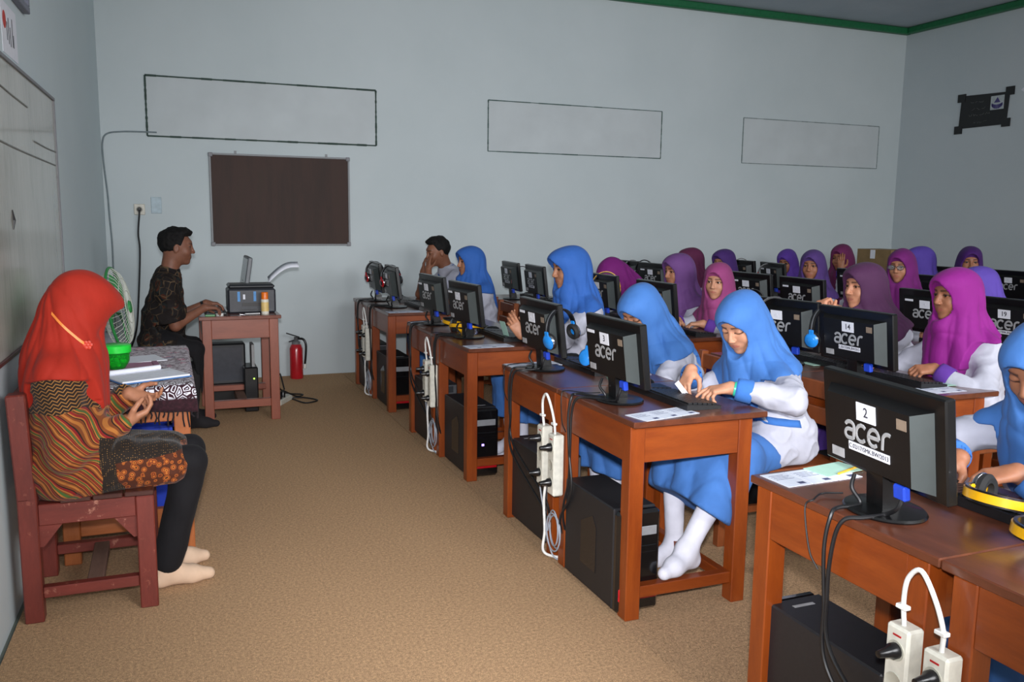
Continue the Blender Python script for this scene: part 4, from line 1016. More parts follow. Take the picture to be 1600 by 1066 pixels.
# ---------------------------------------------------------------- monitors
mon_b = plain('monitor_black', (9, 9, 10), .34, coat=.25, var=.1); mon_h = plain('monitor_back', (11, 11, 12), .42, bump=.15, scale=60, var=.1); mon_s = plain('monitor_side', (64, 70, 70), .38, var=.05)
lg = plain('silver_logo', (176, 178, 180), .35, .3); tagw = plain('tag_paper', (226, 228, 236), .7, var=.02); ink = plain('tag_ink', (60, 60, 70), .7); faint = plain('tag_faint', (186, 188, 198), .7)
bluep = plain('blue_plug', (36, 70, 190), .35); tapeb = plain('tan_sticker', (128, 112, 96), .6)
TX = Matrix(((0, 0, -1, 0), (-1, 0, 0, 0), (0, 1, 0, 0), (0, 0, 0, 1)))        # flat lettering -> faces -x
TILT = Matrix.Translation((0, 0, .08))@Matrix.Rotation(math.radians(-7), 4, 'Y')@Matrix.Translation((0, 0, -.08))
def logo_mesh():
    S = .046; m = MB()
    arc = lambda cx, cy, rx, ry, a0, a1, n=10: [(cx+rx*math.cos(math.radians(a0+(a1-a0)*i/n)), cy+ry*math.sin(math.radians(a0+(a1-a0)*i/n))) for i in range(n+1)]
    st = [arc(.38, .66, .36, .26, 165, 0)+[(.74, .0)], [(.74, .50)]+arc(.34, .25, .30, .25, 90, 270)+[(.74, .02)],
          arc(1.36, .46, .42, .46, 45, 315), arc(2.34, .46, .42, .46, 0, 310, 12), [(1.94, .46), (2.76, .46)], [(3.06, .0), (3.06, .60)]+arc(3.42, .60, .36, .32, 180, 60)]
    for s_ in st: m.tube([((x-1.8)*S, (y-.46)*S, 0) for x, y in s_], .0052, 6)
    for i, v in enumerate(m.v): m.v[i] = (v[0]+v[1]*.12, v[1], v[2]*.25)
    return m
LOGO = logo_mesh().mesh('logo', lg); LOGO.transform(TX)
def make_monitor(label):
    t = thing('monitor', label, 'monitor')
    obj('base', (MB().lathe([(.0, 0), (.098, 0), (.100, .004), (.096, .009), (.05, .014), (.0, .016)], 32, Matrix.Diagonal((.92, 1.08, 1, 1)), False), mon_b, True), t)
    obj('stand', (MB().prism([(-.03, .012), (.022, .012), (.016, .05), (-.006, .075), (-.02, .16), (-.044, .16), (-.034, .07)], -.03, .03, Matrix(((1, 0, 0, 0), (0, 0, 1, 0), (0, 1, 0, 0), (0, 0, 0, 1)))), mon_b), t)
    obj('panel', (MB().box((-.016, -.221, .082), (.012, .221, .327), TILT, .004), mon_b), t)
    # raised back cover with slanted ends
    vs = []
    for x, yy, z0, z1 in ((-.016, .186, .098, .292), (-.052, .150, .112, .282)):
        vs += [TILT@Vector((x, -yy, z0)), TILT@Vector((x, yy, z0)), TILT@Vector((x, yy, z1)), TILT@Vector((x, -yy, z1))]
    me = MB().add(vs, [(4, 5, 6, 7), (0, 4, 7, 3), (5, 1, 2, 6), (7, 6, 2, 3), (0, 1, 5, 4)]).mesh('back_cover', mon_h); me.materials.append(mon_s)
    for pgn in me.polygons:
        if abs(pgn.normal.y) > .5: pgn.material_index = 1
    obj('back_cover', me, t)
    obj('screen', (MB().box((.012, -.205, .100), (.0135, .205, .312), TILT), plain('lcd', (40, 46, 60), .15)), t)
    bx = -.0525
    lo_ = LOGO.copy(); lo_.transform(TILT@Matrix.Translation((bx, .0, .199))); obj('logo', lo_, t)
    tg = obj('number_tag', (MB().box((bx-.0012, -.035, .232), (bx+.0004, .035, .277), TILT), tagw), t)
    obj('corner_sticker', (MB().box((bx-.001, -.140, .243), (bx+.0004, -.108, .268), TILT), tapeb), t)
    obj('rating_label', (MB().box((bx-.001, .090, .118), (bx+.0004, .138, .142), TILT), plain('label_grey', (164, 164, 166), .6)), t)
    pl = obj('video_plug', (MB().box((-.046, -.118, .066), (-.026, -.078, .102), TILT, .004), bluep), t)
    return t
mon0 = None; MON = {}
def add_tag(mon, txt, small=False):
    tg = [c for c in mon.children if c.name.startswith('number_tag')][0]
    if txt:
        me = text_mesh('number', txt, .034, ink, .0004); me.transform(TILT@Matrix.Translation((-.0540, 0, .2545))@TX); obj('number', me, tg)
    else:
        m = MB(); m.tube([TILT@Vector((-.0538, -.009, .246)), TILT@Vector((-.0538, -.002, .262)), TILT@Vector((-.0538, .006, .252)), TILT@Vector((-.0538, .010, .260))], .0012, 5); obj('ink_smudge', (m, faint), tg)
def add_strip(mon, y, z, wd, hg, txt=None):
    o = obj('asset_sticker', (MB().box((-.0536, y-wd/2, z-hg/2), (-.0521, y+wd/2, z+hg/2), TILT), tagw), mon)
    if txt:
        me = text_mesh('sticker_lettering', txt, .0155, ink); sx = min(1, (wd-.006)/max(v.co.x for v in me.vertices)/2); me.transform(Matrix.Scale(sx, 4, (1, 0, 0)))
        me.transform(TILT@Matrix.Translation((-.0540, y, z))@TX); obj('lettering', me, o)
MSPEC = {  # (row, pair, half): dx, y, yaw, label
 (0, 0, 1): (.122, 1.548, -7, 'black monitor with paper tag reading 2, nearest the camera'),
 (0, 1, 0): (.128, 2.905, 0, 'black monitor in front of the girl with the green watch'),
 (0, 1, 1): (.142, 3.650, 0, 'black monitor with the blue headphones on its corner, front row'),
 (0, 2, 0): (.150, 4.780, 4, 'black monitor on the aisle row desk beside the yellow headphones'),
 (0, 2, 1): (.150, 5.440, 4, 'black monitor behind the yellow headphones, at the third pair far half'),
 (0, 3, 0): (.155, 6.560, -3, 'black monitor with red headphones on the far aisle pair, nearer one'),
 (0, 3, 1): (.155, 7.120, -3, 'black monitor with red headphones on the far aisle pair, one by the wall'),
 (1, 1, 0): (.140, 2.925, 0, 'black monitor with paper tag reading 14 and blue headphones'),
 (1, 1, 1): (.150, 3.430, 10, 'dark monitor directly behind the shoulder of the girl with green watch'),
 (1, 2, 0): (.150, 4.620, 0, 'dark monitor in front of the girl in pink magenta scarf'),
 (1, 2, 1): (.150, 5.330, 0, 'dark monitor with yellow headphones hanging on it in second row'),
 (1, 3, 0): (.120, 6.440, -4, 'black monitor partly hidden by the tall blue scarf, second row'),
 (1, 3, 1): (.120, 6.980, -4, 'black monitor with red headphones at the wall end of second row'),
 (2, 1, 0): (.140, 3.12, 0, 'black monitor at right edge between magenta girl and blue girl'),
 (2, 1, 1): (.140, 3.62, 0, 'black monitor seen between the two magenta scarves, third row'),
 (2, 2, 0): (.130, 4.680, 0, 'black monitor under the violet scarf beside raised fists'),
 (2, 2, 1): (.130, 5.240, 4, 'dark monitor behind pink scarf with red headphones in front'),
 (2, 3, 0): (.130, 6.60, 6, 'dark monitor half hidden by the purple scarf, third row far pair'),
 (2, 3, 1): (.130, 7.12, 6, 'dark monitor under a headset at the wall end of third row'),
 (3, 2, 0): (.140, 4.80, 0, 'dark monitor in front of the dark purple scarf, fourth row'),
 (3, 2, 1): (.140, 5.45, 0, 'black monitor below the cardboard carton'),
 (3, 3, 0): (.140, 6.50, -10, 'black monitor in front of the violet scarf, fourth row'),
 (3, 3, 1): (.140, 7.02, 6, 'dark monitor with bulky black headset, wall end of fourth row'),
 (4, 2, 0): (.20, 5.05, 0, 'black monitor at the right edge of the back row'),
 (4, 2, 1): (.140, 5.62, 0, 'black monitor behind the dark purple scarf, back row')}
for k, (dx, y, yaw, lab) in MSPEC.items():
    loc = (XF[k[0]]+dx, y, .7506)
    if mon0 is None: mon0 = make_monitor(lab); o = mon0; o.location = loc; o.rotation_euler.z = math.radians(yaw); o['group'] = 'black computer monitors'
    else: o = dup(mon0, loc, math.radians(yaw), lab, 'black computer monitors')
    MON[k] = o
for k, o in MON.items():
    add_tag(o, {(0, 0, 1): '2', (0, 1, 0): '3', (1, 1, 0): '14', (2, 1, 0): '19'}.get(k))
    if k == (0, 0, 1): add_strip(o, -.006, .160, .150, .021, 'C.02/17/SMK.BW/2013')
    elif k in ((1, 1, 0), (2, 1, 0), (1, 3, 0), (1, 3, 1)): add_strip(o, -.006, .160, .128, .019, 'C.02/17/SMK.BW/2013')
    else: add_strip(o, .110, .272, .058, .012)
# ---------------------------------------------------------------- keyboards and mice
kc = plain('keyboard_black', (22, 22, 24), .4); kk = plain('key_black', (24, 25, 27), .4)
def make_kb(label):
    t = thing('keyboard', label, 'keyboard')
    obj('case', (MB().prism([(-.075, 0), (.075, 0), (.075, .012), (-.075, .024)], -.22, .22, Matrix(((1, 0, 0, 0), (0, 0, 1, 0), (0, 1, 0, 0), (0, 0, 0, 1)))), kc), t)
    m = MB()
    for i in range(6):
        for j in range(21):
            x = -.062+i*.0215; z = .023-.012*(x+.075)/.15
            if j in (15,) or (i == 5 and 3 < j < 9): continue
            m.box((x, -.207+j*.0197, z-.002), (x+.0172, -.207+j*.0197+.0160, z+.0065))
    m.box((.0455, -.207+4*.0197, .012), (.0627, -.207+8.8*.0197, .0198))
    k = obj('keys', (m, kk), t); k['kind'] = 'stuff'
    return t
ms = plain('mouse_black', (18, 18, 20), .25, coat=.3)
def mouse_mesh():
    m = MB(); m.lathe([(.0, 0), (.029, 0), (.031, .006), (.028, .020), (.018, .030), (.0, .033)], 18, Matrix.Diagonal((1.7, 1, 1, 1)), False); return m.mesh('mouse', ms, True)
MOUSE = mouse_mesh(); kb0 = None
for (r, p, h), (dx, y, yaw, lab) in MSPEC.items():
    where = '%s half of %s pair, %s' % (HALF[h], PAIR[p], ROW[r])
    x = XF[r]+.348; lk = 'black keyboard before the monitor on ' + where
    if (r, p, h) == (0, 0, 1): x = XF[0]+.40
    yk = min(max(y-.01, PY[p]+PW*h+.20), PY[p]+PW*h+PW-.19) if r else y-.035
    if kb0 is None: kb0 = make_kb(lk); kb0.location = (x, yk, .7506); kb0['group'] = 'keyboards'
    else: dup(kb0, (x, yk, .7506), 0, lk, 'keyboards')
    if r < 2:
        o = obj('mouse', MOUSE, None, (x+.03, min(yk+.275, PY[p]+PW*h+PW+.02), .7506)); tag(o, 'black mouse beside the keyboard on ' + where, 'mouse', 'mice')
# ---------------------------------------------------------------- computer cases under the desks
csb = plain('case_black', (30, 30, 33), .5, bump=.12, scale=90, var=.12); csf = plain('case_front', (12, 12, 14), .2, coat=.5); red = plain('case_red', (170, 14, 28), .3, coat=.4); mtl = plain('case_steel', (150, 152, 156), .3, .8)
t_ = NT('case_window'); t_.set(col=srgb(20, 22, 26), rough=.08, spec=.6); cwin = t_.m
def make_case(label):
    """front faces -y, origin on the floor in the middle of the footprint"""
    t = thing('computer_case', label, 'computer case'); W2, L2, Ht = .088, .215, .40
    obj('body', (MB().box((-W2, -L2+.02, .012), (W2, L2, Ht), None, .005), csb), t)
    fp = obj('front_panel', (MB().box((-W2-.002, -L2-.018, .008), (W2+.002, -L2+.02, Ht-.004), None, .012), csf), t)
    obj('drive_bay', (MB().box((-.072, -L2-.0205, .30), (.072, -L2-.016, .335), None, .002), plain('gloss_trim', (150, 152, 156), .3, .3)), fp)
    obj('drive_bay', (MB().box((-.072, -L2-.0205, .235), (.072, -L2-.016, .262), None, .002), csf), fp)
    obj('red_trim', (MB().box((-.082, -L2-.022, .055), (.082, -L2-.014, .105), None, .004), red), fp)
    lb = NT('led_violet') if 'led_violet' not in bpy.data.materials else None
    if lb: lb.b.inputs['Emission Color'].default_value = (.25, .12, 1, 1); lb.b.inputs['Emission Strength'].default_value = 2.5
    obj('power_light', (MB().box((-.01, -L2-.0205, .185), (.004, -L2-.017, .197)), bpy.data.materials['led_violet']), fp)
    sw = obj('side_window', (MB().prism([(-.06, .10), (.07, .10), (.07, .27), (-.03, .32), (-.06, .28)], -W2-.0015, -W2+.001, Matrix(((0, 0, 1, 0), (1, 0, 0, 0), (0, 1, 0, 0), (0, 0, 0, 1)))), cwin), t)
    bp_ = obj('back_plate', (MB().box((-W2+.006, L2-.001, .02), (W2-.006, L2+.003, Ht-.008)), mtl), t)
    obj('port_block', (MB().box((-.06, L2+.003, .21), (-.015, L2+.012, .33), None, .002), plain('port_grey', (90, 94, 100), .5)), bp_)
    obj('port_block', (MB().box((-.05, L2+.003, .16), (-.02, L2+.016, .19), None, .002), bluep), bp_)
    obj('power_inlet', (MB().box((-.06, L2+.003, .345), (.06, L2+.006, .385)), plain('port_dark', (40, 42, 46), .5)), bp_)
    for i in range(5): obj('slot_cover', (MB().box((.0, L2+.003, .05+i*.022), (.07, L2+.005, .062+i*.022)), plain('port_steel', (120, 122, 126), .35, .6)), bp_)
    for x in (-.06, .06):
        for y in (-.16, .16): obj('foot', (MB().lathe([(.014, 0), (.016, .013)], 10, Matrix.Translation((x, y, 0))), csf), t)
    obj('top_sticker', (MB().box((-.03, -L2+.06, Ht), (.04, -L2+.072, Ht+.0008)), plain('sticker_silver', (150, 150, 152), .5)), t)
    return t
cs0 = None
CASES = [((0, 0, 1), 1.605, 1.64, 1, 'black computer case under the desk with monitor tagged 2'),
 ((0, 1, 0), 1.572, 2.865, 0, 'black computer case with side window under the second aisle pair'),
 ((0, 1, 1), 1.605, 3.575, 1, 'black computer case with cables at its back, second aisle pair'),
 ((0, 2, 0), 1.605, 4.640, 0, 'black computer case with violet light under the third aisle pair'),
 ((0, 2, 1), 1.605, 5.360, 1, 'black computer case with grey cable coils, third aisle pair'),
 ((0, 3, 0), 1.605, 6.450, 0, 'black computer case with red trim under the far aisle pair'),
 ((0, 3, 1), 1.605, 7.180, 1, 'black computer case nearest the far wall in the aisle row'),
 ((1, 1, 0), 2.805, 2.865, 0, 'black computer case under the second row desk with monitor 14'),
 ((1, 1, 1), 2.805, 3.575, 1, 'black computer case under far half of second pair, second row'),
 ((1, 2, 0), 2.805, 4.640, 0, 'black computer case under near half of third pair, second row')]
for k, x, y, b, lab in CASES:
    if cs0 is None: cs0 = make_case(lab); o = cs0; o.location = (x, y, 0); o.rotation_euler.z = PI*b; o['group'] = 'computer cases'
    else: o = dup(cs0, (x, y, 0), PI*b, lab, 'computer cases', () if 'violet' in lab else ('power_light',))
for c in cs0.children:
    for q in list(c.children):
        if q.name.startswith('power_light'): bpy.data.objects.remove(q)
# ---------------------------------------------------------------- chairs
chw = wood('chair_wood', (110, 56, 28), (138, 74, 38), .35, .4, (6, 6, 1.2), 3)
def make_chair(label):
    t = thing('student_chair', label, 'chair'); p = .04      # occupant faces -x
    obj('seat', (MB().box((-.19, -.19, .425), (.19, .19, .45), None, .005), chw), t)
    for y in (-.185, .145):
        obj('front_leg', (MB().box((-.185, y, 0), (-.145, y+p, .425), None, .003), chw), t)
        m = MB().box((.15, y, 0), (.19, y+p, .45), None, .003); m.bar((.17, y+p/2, .44), (.205, y+p/2, .78), p, p, up=(1, 0, 0), ch=.003); obj('back_leg', (m, chw), t)
        obj('stretcher', (MB().box((-.145, y+.01, .14), (.15, y+.03, .17)), chw), t)
    obj('front_rail', (MB().box((-.18, -.145, .37), (-.16, .145, .425)), chw), t)
    for z in (.69, .58): obj('back_slat', (MB().box((.165+(z-.45)*.1, -.15, z), (.185+(z-.45)*.1, .15, z+.075), None, .004), chw), t)
    return t
ch0 = None
def chair_at(x, y, lab):
    global ch0
    if ch0 is None: ch0 = make_chair(lab); ch0.location = (x, y, 0); ch0['group'] = 'student chairs'
    else: dup(ch0, (x, y, 0), 0, lab, 'student chairs')
# ---------------------------------------------------------------- headphones
def make_hp(label, colr, name):
    """band arches in the local yz plane, cups at the ends near z=0"""
    t = thing('headphones', label, 'headphones'); R = .082; hb = plain('band_black', (20, 20, 22), .3, coat=.3); cm = plain('hp_'+name, colr, .3, coat=.4); ch_ = plain('chrome', (200, 200, 204), .15, 1)
    arcp = [(0, R*math.cos(a), .012+R*1.12*math.sin(a)) for a in np.linspace(-.05, PI+.05, 22)]
    def strip(off, wd, th):
        m = MB(); vs = []
        for (x, y, z) in arcp:
            n_ = Vector((0, y, z-.012)).normalized(); c0 = Vector((x, y, z))+n_*off
            vs += [c0+Vector((-wd/2, 0, 0))-n_*th/2, c0+Vector((wd/2, 0, 0))-n_*th/2, c0+Vector((wd/2, 0, 0))+n_*th/2, c0+Vector((-wd/2, 0, 0))+n_*th/2]
        n = len(arcp); fs = [(4*i+k, 4*i+(k+1) % 4, 4*i+4+(k+1) % 4, 4*i+4+k) for i in range(n-1) for k in range(4)]+[(3, 2, 1, 0), (4*n-4, 4*n-3, 4*n-2, 4*n-1)]
        return m.add(vs, fs)
    obj('headband', (strip(0, .026, .007), hb, True), t)
    obj('band_trim', (strip(.0045, .018, .004) if name == 'yellow' else strip(.0036, .005, .003), cm if name == 'yellow' else (plain('band_wire', (120, 122, 126), .35, .6) if name in ('blue', 'red') else hb), True), t)
    for s in (1, -1):
        Mc_ = Matrix.Translation((0, s*.080, -.022))@Matrix.Rotation(s*PI/2, 4, 'X')@Matrix.Rotation(PI, 4, 'X')
        Mc_ = Matrix.Translation((0, s*.080, -.022))@Matrix(((1, 0, 0, 0), (0, 0, s, 0), (0, -s, 0, 0), (0, 0, 0, 1)))
        cup = obj('ear_cup', (MB().lathe([(.0, .012), (.026, .011), (.034, .004), (.035, -.006), (.0, -.006)], 26, Mc_, False), cm, True), t)
        obj('cushion', (MB().lathe([(.036, -.004), (.037, -.014), (.030, -.022), (.018, -.020), (.015, -.008)], 26, Mc_, False), plain('cushion_black', (22, 22, 23), .8), True), cup)
        obj('rim', (MB().lathe([(.034, .006), (.037, .002), (.037, -.003), (.033, -.005)], 26, Mc_, False), ch_, True), cup)
        obj('cup_badge', (MB().lathe([(.0, .0135), (.016, .013), (.019, .011)], 20, Mc_, False), plain('badge_dark', (30, 32, 40), .3) if name != 'blue' else cm, True), cup)
        obj('hinge', (MB().box((-.012, s*.082-.007, .0), (.012, s*.082+.007, .028), None, .003), cm), t)
    return t
HP0 = {}
def put_hp(name, colr, label, loc, rot):
    o = make_hp(label, colr, name) if name not in HP0 else dup(HP0[name], (0, 0, 0), 0, label)
    HP0.setdefault(name, o); o.scale = (1.15,)*3 if name == 'yellow' else (1, 1, 1); o.location = loc; o.rotation_euler = [math.radians(a) for a in rot]; o['group'] = '%s headphones' % name
    return o
YEL, BLU, RED_, BLA = (236, 176, 20), (30, 130, 214), (186, 20, 34), (24, 24, 26)
put_hp('blue', BLU, 'blue headphones hung over the monitor of the bowed girl in blue scarf', (1.628, 3.465, .950), (-14, 0, 108))
put_hp('blue', BLU, 'blue headphones leaning on the monitor of the girl with green watch', (1.66, 3.165, .895), (10, -6, 118))
put_hp('blue', BLU, 'blue headphones hung on the monitor tagged 14', (2.815, 3.155, .945), (-8, 0, 112))
put_hp('red', RED_, 'red headphones on the far aisle pair monitor nearer the camera', (1.638, 6.66, .97), (-8, 0, 106))
put_hp('red', RED_, 'red headphones on the aisle row monitor by the wall', (1.638, 7.22, .97), (-8, 0, 106))
put_hp('red', RED_, 'red headphones between the two far monitors of second row', (2.83, 6.83, .940), (0, 0, 60))
put_hp('red', RED_, 'red headphones in front of the monitor behind the pink scarf', (3.93, 5.12, .86), (20, 0, 30))
put_hp('red', RED_, 'red headphones leaning on the monitor below the violet scarf', (5.20, 6.58, .955), (0, 0, 70))
put_hp('red', RED_, 'red headphones on the third row monitor near the wall', (4.03, 7.05, .975), (0, 0, 75))
put_hp('yellow', YEL, 'yellow headphones hung on the second row dark monitor', (2.86, 5.36, .965), (0, 0, 55))
put_hp('yellow', YEL, 'yellow headphones lying flat on the nearest desk pair, farther pair', (1.875, 1.405, .795), (0, -80, 12))
put_hp('yellow', YEL, 'yellow headphones at the right frame edge, nearest the camera', (1.755, 1.17, .795), (0, -82, -14))
put_hp('yellow', YEL, 'yellow headphones lying flat between the third pair monitors, left one', (1.72, 5.14, .790), (0, -82, -35))
put_hp('yellow', YEL, 'yellow headphones lying flat behind the third pair near monitor stand', (1.70, 4.99, .790), (0, -82, 60))
put_hp('black', BLA, 'black headphones over the monitor behind the girl with green watch', (2.80, 3.47, .975), (0, 0, 60))
put_hp('black', BLA, 'bulky black headset on the third row monitor at the wall', (4.04, 6.84, .985), (0, 0, 40))
put_hp('black', BLA, 'bulky black headset beside the fourth row monitor at the wall', (5.22, 7.0, .985), (0, 0, 50))
# ---------------------------------------------------------------- power strips on the middle legs
ivory = plain('ivory_white', (206, 204, 192), .4); wcb = plain('white_cable', (222, 222, 218), .4)
def make_strip(label):
    t = thing('power_strip', label, 'power strip')          # faces -y toward the camera side, back against a leg
    obj('body', (MB().box((-.048, -.032, -.13), (.0, .032, .13), None, .006), ivory), t)
    for z, pl in ((.075, 1), (.0, 0), (-.075, 1)):
        Ms = Matrix.Translation((-.048, 0, z))@Matrix.Rotation(-PI/2, 4, 'Y')
        obj('outlet', (MB().lathe([(.0, .0005), (.019, .0005), (.023, .002), (.023, .0)], 20, Ms, False), plain('outlet_cream', (180, 178, 164), .4), True), t)
        if pl: obj('plug', (MB().lathe([(.018, .001), (.018, .012), (.012, .020), (.008, .05), (.0, .051)], 14, Ms, False), bp, True), t)
    obj('switch', (MB().box((-.0495, -.012, .108), (-.047, .010, .112)), red), t)
    return t
st0 = None
for p, ys in ((0, (1.322, 1.222)), (1, (3.262, 3.148)), (2, (5.045, 4.935)), (3, (6.855, 6.745))):
    for q, y in enumerate(ys):
        z = .452-.012*q; lab = 'white power strip on the middle leg of the %s aisle pair, %s one' % (PAIR[p], ('left', 'right')[q])
        if st0 is None: st0 = make_strip(lab); o = st0; o.location = (1.4915, y, z); o['group'] = 'white power strips'
        else: o = dup(st0, (1.4915, y, z), 0, lab, 'white power strips')
    y0, y1 = ys; z0, z1 = .452+.13, .44+.13
    lp_ = thing('linking_cable', 'white looped cable joining the power strips of the %s aisle pair' % PAIR[p], 'cable', (0, 0, 0), 0, 'white looped cables')
    obj('cable', (MB().tube(curve_pts([(1.462, y0, z0), (1.455, y0, z0+.06), (1.45, y0-.012, z0+.115), (1.448, (y0+y1)/2+.005, z0+.145), (1.45, y1+.018, z0+.10), (1.455, y1-.005, z1+.05), (1.462, y1, z1)], 6), .0055, 10), wcb, True), lp_)
    for y, z in ((y0, z0+.045), (y1-.003, z1+.045)): obj('clip', (MB().box((1.446, y-.014, z-.006), (1.464, y+.014, z+.004), None, .002), wcb), lp_)
    obj('lead', (MB().tube(curve_pts([(1.47, y0-.01, .325), (1.462, y0-.012, .25), (1.465, y0-.02, .12), (1.46, y0-.02, .03), (1.50, y0-.06, .012), (1.545, y0-.10, .02)], 6), .006, 8), wcb, True), lp_)
# ---------------------------------------------------------------- cables of the aisle row
for n_, ((r, p, h), (dx, y, yaw, lab)) in enumerate([kv for kv in MSPEC.items() if kv[0][0] == 0]):
    t = thing('monitor_cables', 'black cables hanging over the desk edge from the monitor, %s half of %s aisle pair' % (HALF[h], PAIR[p]), 'cable', (0, 0, 0), 0, 'black monitor cables')
    x = XF[0]+dx; yy = y-.10; e = XF[0]-.012; far = h
    ye = y+.02 if h else y+.12
    yd = PY[p]+PW-.02+(.1 if h else -.08)
    A = [(x-.05, yy, .822), (x-.055, yy+.01, .79), (x-.05, yy+.05, .762), (e+.03, ye-.06, .758), (e-.004, ye-.03, .745), (e-.012, ye-.01, .68), (e-.010, ye, .55), (e-.004, ye-.02*(1 if h else -1), .40), (e-.002, yd, .25), (e+.03, yd+.02, .12)]
    B = [(x-.045, y+.06, .83), (x-.06, y+.05, .80), (x-.05, y+.03, .763), (e+.025, ye+.02, .757), (e-.004, ye+.012, .742), (e-.014, ye+.016, .66), (e-.010, ye+.008, .52), (e-.006, ye-.01, .36), (e, yd+.03, .2), (e+.04, yd+.02, .08)]
    D_ = [(x-.02, y+.12, .760), (x-.07, y+.14, .758), (e+.01, ye+.09, .757), (e-.006, ye+.10, .735), (e-.02, ye+.06, .64), (e-.016, ye+.03, .60)]
    obj('video_cable', (MB().tube(curve_pts(A, 9), .0052, 8), blk, True), t)
    obj('mains_cable', (MB().tube(curve_pts(B, 9), .0052, 8), blk, True), t)
    obj('thin_lead', (MB().tube(curve_pts(D_, 9), .0022, 6), blk, True), t)
gcab = plain('grey_cable', (150, 156, 166), .5)
for p in (1, 2, 3):
    yb = PY[p]+PW+.06
    o = tag(obj('network_cable', (MB().tube([(1.472+.008*math.sin(a*.7)+.004*i/40, yb-.085+.055*math.cos(a), .125+.080*math.sin(a)+.0006*i) for i, a in enumerate(np.linspace(0, 6*PI, 60))], .0035, 6), gcab, True)), 'grey network cable coiled beside the middle leg, %s aisle pair' % PAIR[p], 'cable', 'grey network cables')
    o = tag(obj('network_cable', (MB().tube(curve_pts([(1.47, yb+.06, .38), (1.468, yb+.05, .30), (1.466, yb+.0, .2), (1.47, yb-.03, .10), (1.49, yb-.06, .015), (1.53, yb-.10, .008)], 6), .0035, 6), gcab, True)), 'grey network cable dropping to the floor at the %s aisle pair' % PAIR[p], 'cable', 'grey network cables')
# ---------------------------------------------------------------- papers and small things on the desks
card = plain('card_print', (212, 218, 232), .7, var=.04, scale=50); cln = plain('card_line', (70, 76, 110), .7)
def cards(label, loc, rz, n=3, L=.085, Wd=.115, th=.0012):
    t = thing('exam_cards', label, 'cards', loc, math.radians(rz))
    for i in range(n):
        c = obj('card', (MB().box((i*(L+.003), 0, 0), (i*(L+.003)+L, Wd, th)), card), t)
        m = MB()
        for j in range(4): m.box((i*(L+.003)+.012, .06+j*.011, th), (i*(L+.003)+L-.012-.012*(j % 2), .062+j*.011, th+.0003))
        m.box((i*(L+.003)+L-.034, .012, th), (i*(L+.003)+L-.012, .028, th+.0003)); obj('print', (m, cln), c)
    return t
cards('three white exam cards on the desk end beside girl with green watch', (1.540, 2.556, .7506), 12)
cards('three white exam cards at far end of the nearest desk pair', (1.512, 1.775, .7506), 2)
cards('three white exam cards on near end of the third aisle pair', (1.50, 4.34, .7506), 2)
cards('white exam cards on far end of the third aisle pair', (1.50, 5.50, .7506), 2)
cards('white exam cards on near end of the far aisle pair', (1.50, 6.155, .7506), 2)
cards('white exam cards on far end of the second aisle pair', (1.50, 3.715, .7506), 2)
cards('white exam cards on near end of the second row desk, monitor 14', (2.95, 2.60, .7506), 0, 2)
gcard = plain('pale_green_card', (168, 206, 190), .7, var=.04)
def slip(label, loc, rot, sx, sy): tag(obj('card', (MB().box((-sx/2, -sy/2, 0), (sx/2, sy/2, .0015)), gcard), None, loc, [math.radians(a) for a in rot]), label, 'card', 'pale green cards')
slip('pale green card next to the white cards by monitor 2', (1.745, 1.865, .7525), (0, 0, 8), .15, .09)
slip('pale green card propped under the hands of the tall girl', (1.80, 4.60, .81), (0, 70, 10), .11, .06)
slip('pale green card leaning under the blue headphones of the second pair', (1.735, 3.20, .80), (0, 50, 20), .12, .07)
slip('pale green card under the elbow of the girl with raised fists', (2.99, 3.36, .7525), (0, 0, 0), .13, .10)
slip('pale green card at near end of the keyboard by monitor 14', (3.13, 2.76, .7525), (0, 0, 0), .10, .12)
tag(obj('pencil', (MB().tube([(-.09, 0, 0), (.09, 0, 0)], .0035, 6), plain('pencil_yellow', (206, 160, 50), .4)), None, (1.74, 1.955, .757) if False else (1.80, 1.845, .757), (0, 0, .35)), 'yellow pencil behind the white cards by monitor 2', 'pencil')
# cardboard carton at the back
cb = thing('cardboard_carton', 'brown cardboard carton on the back row desk', 'carton', (6.88, 6.88, .7506), 0)
kraft = plain('kraft', (132, 108, 72), .8, var=.12, scale=12)
obj('box', (MB().box((-.11, -.23, 0), (.20, .23, .43), None, .003), kraft), cb)
obj('label', (MB().box((-.1115, -.02, .335), (-.109, .045, .425)), plain('white_paper', (222, 224, 232), .8)), cb)
obj('tape_seam', (MB().box((-.111, -.005+.0, .4295), (.2005, .035, .4312)), plain('tape_tan', (160, 134, 90), .4)), cb)
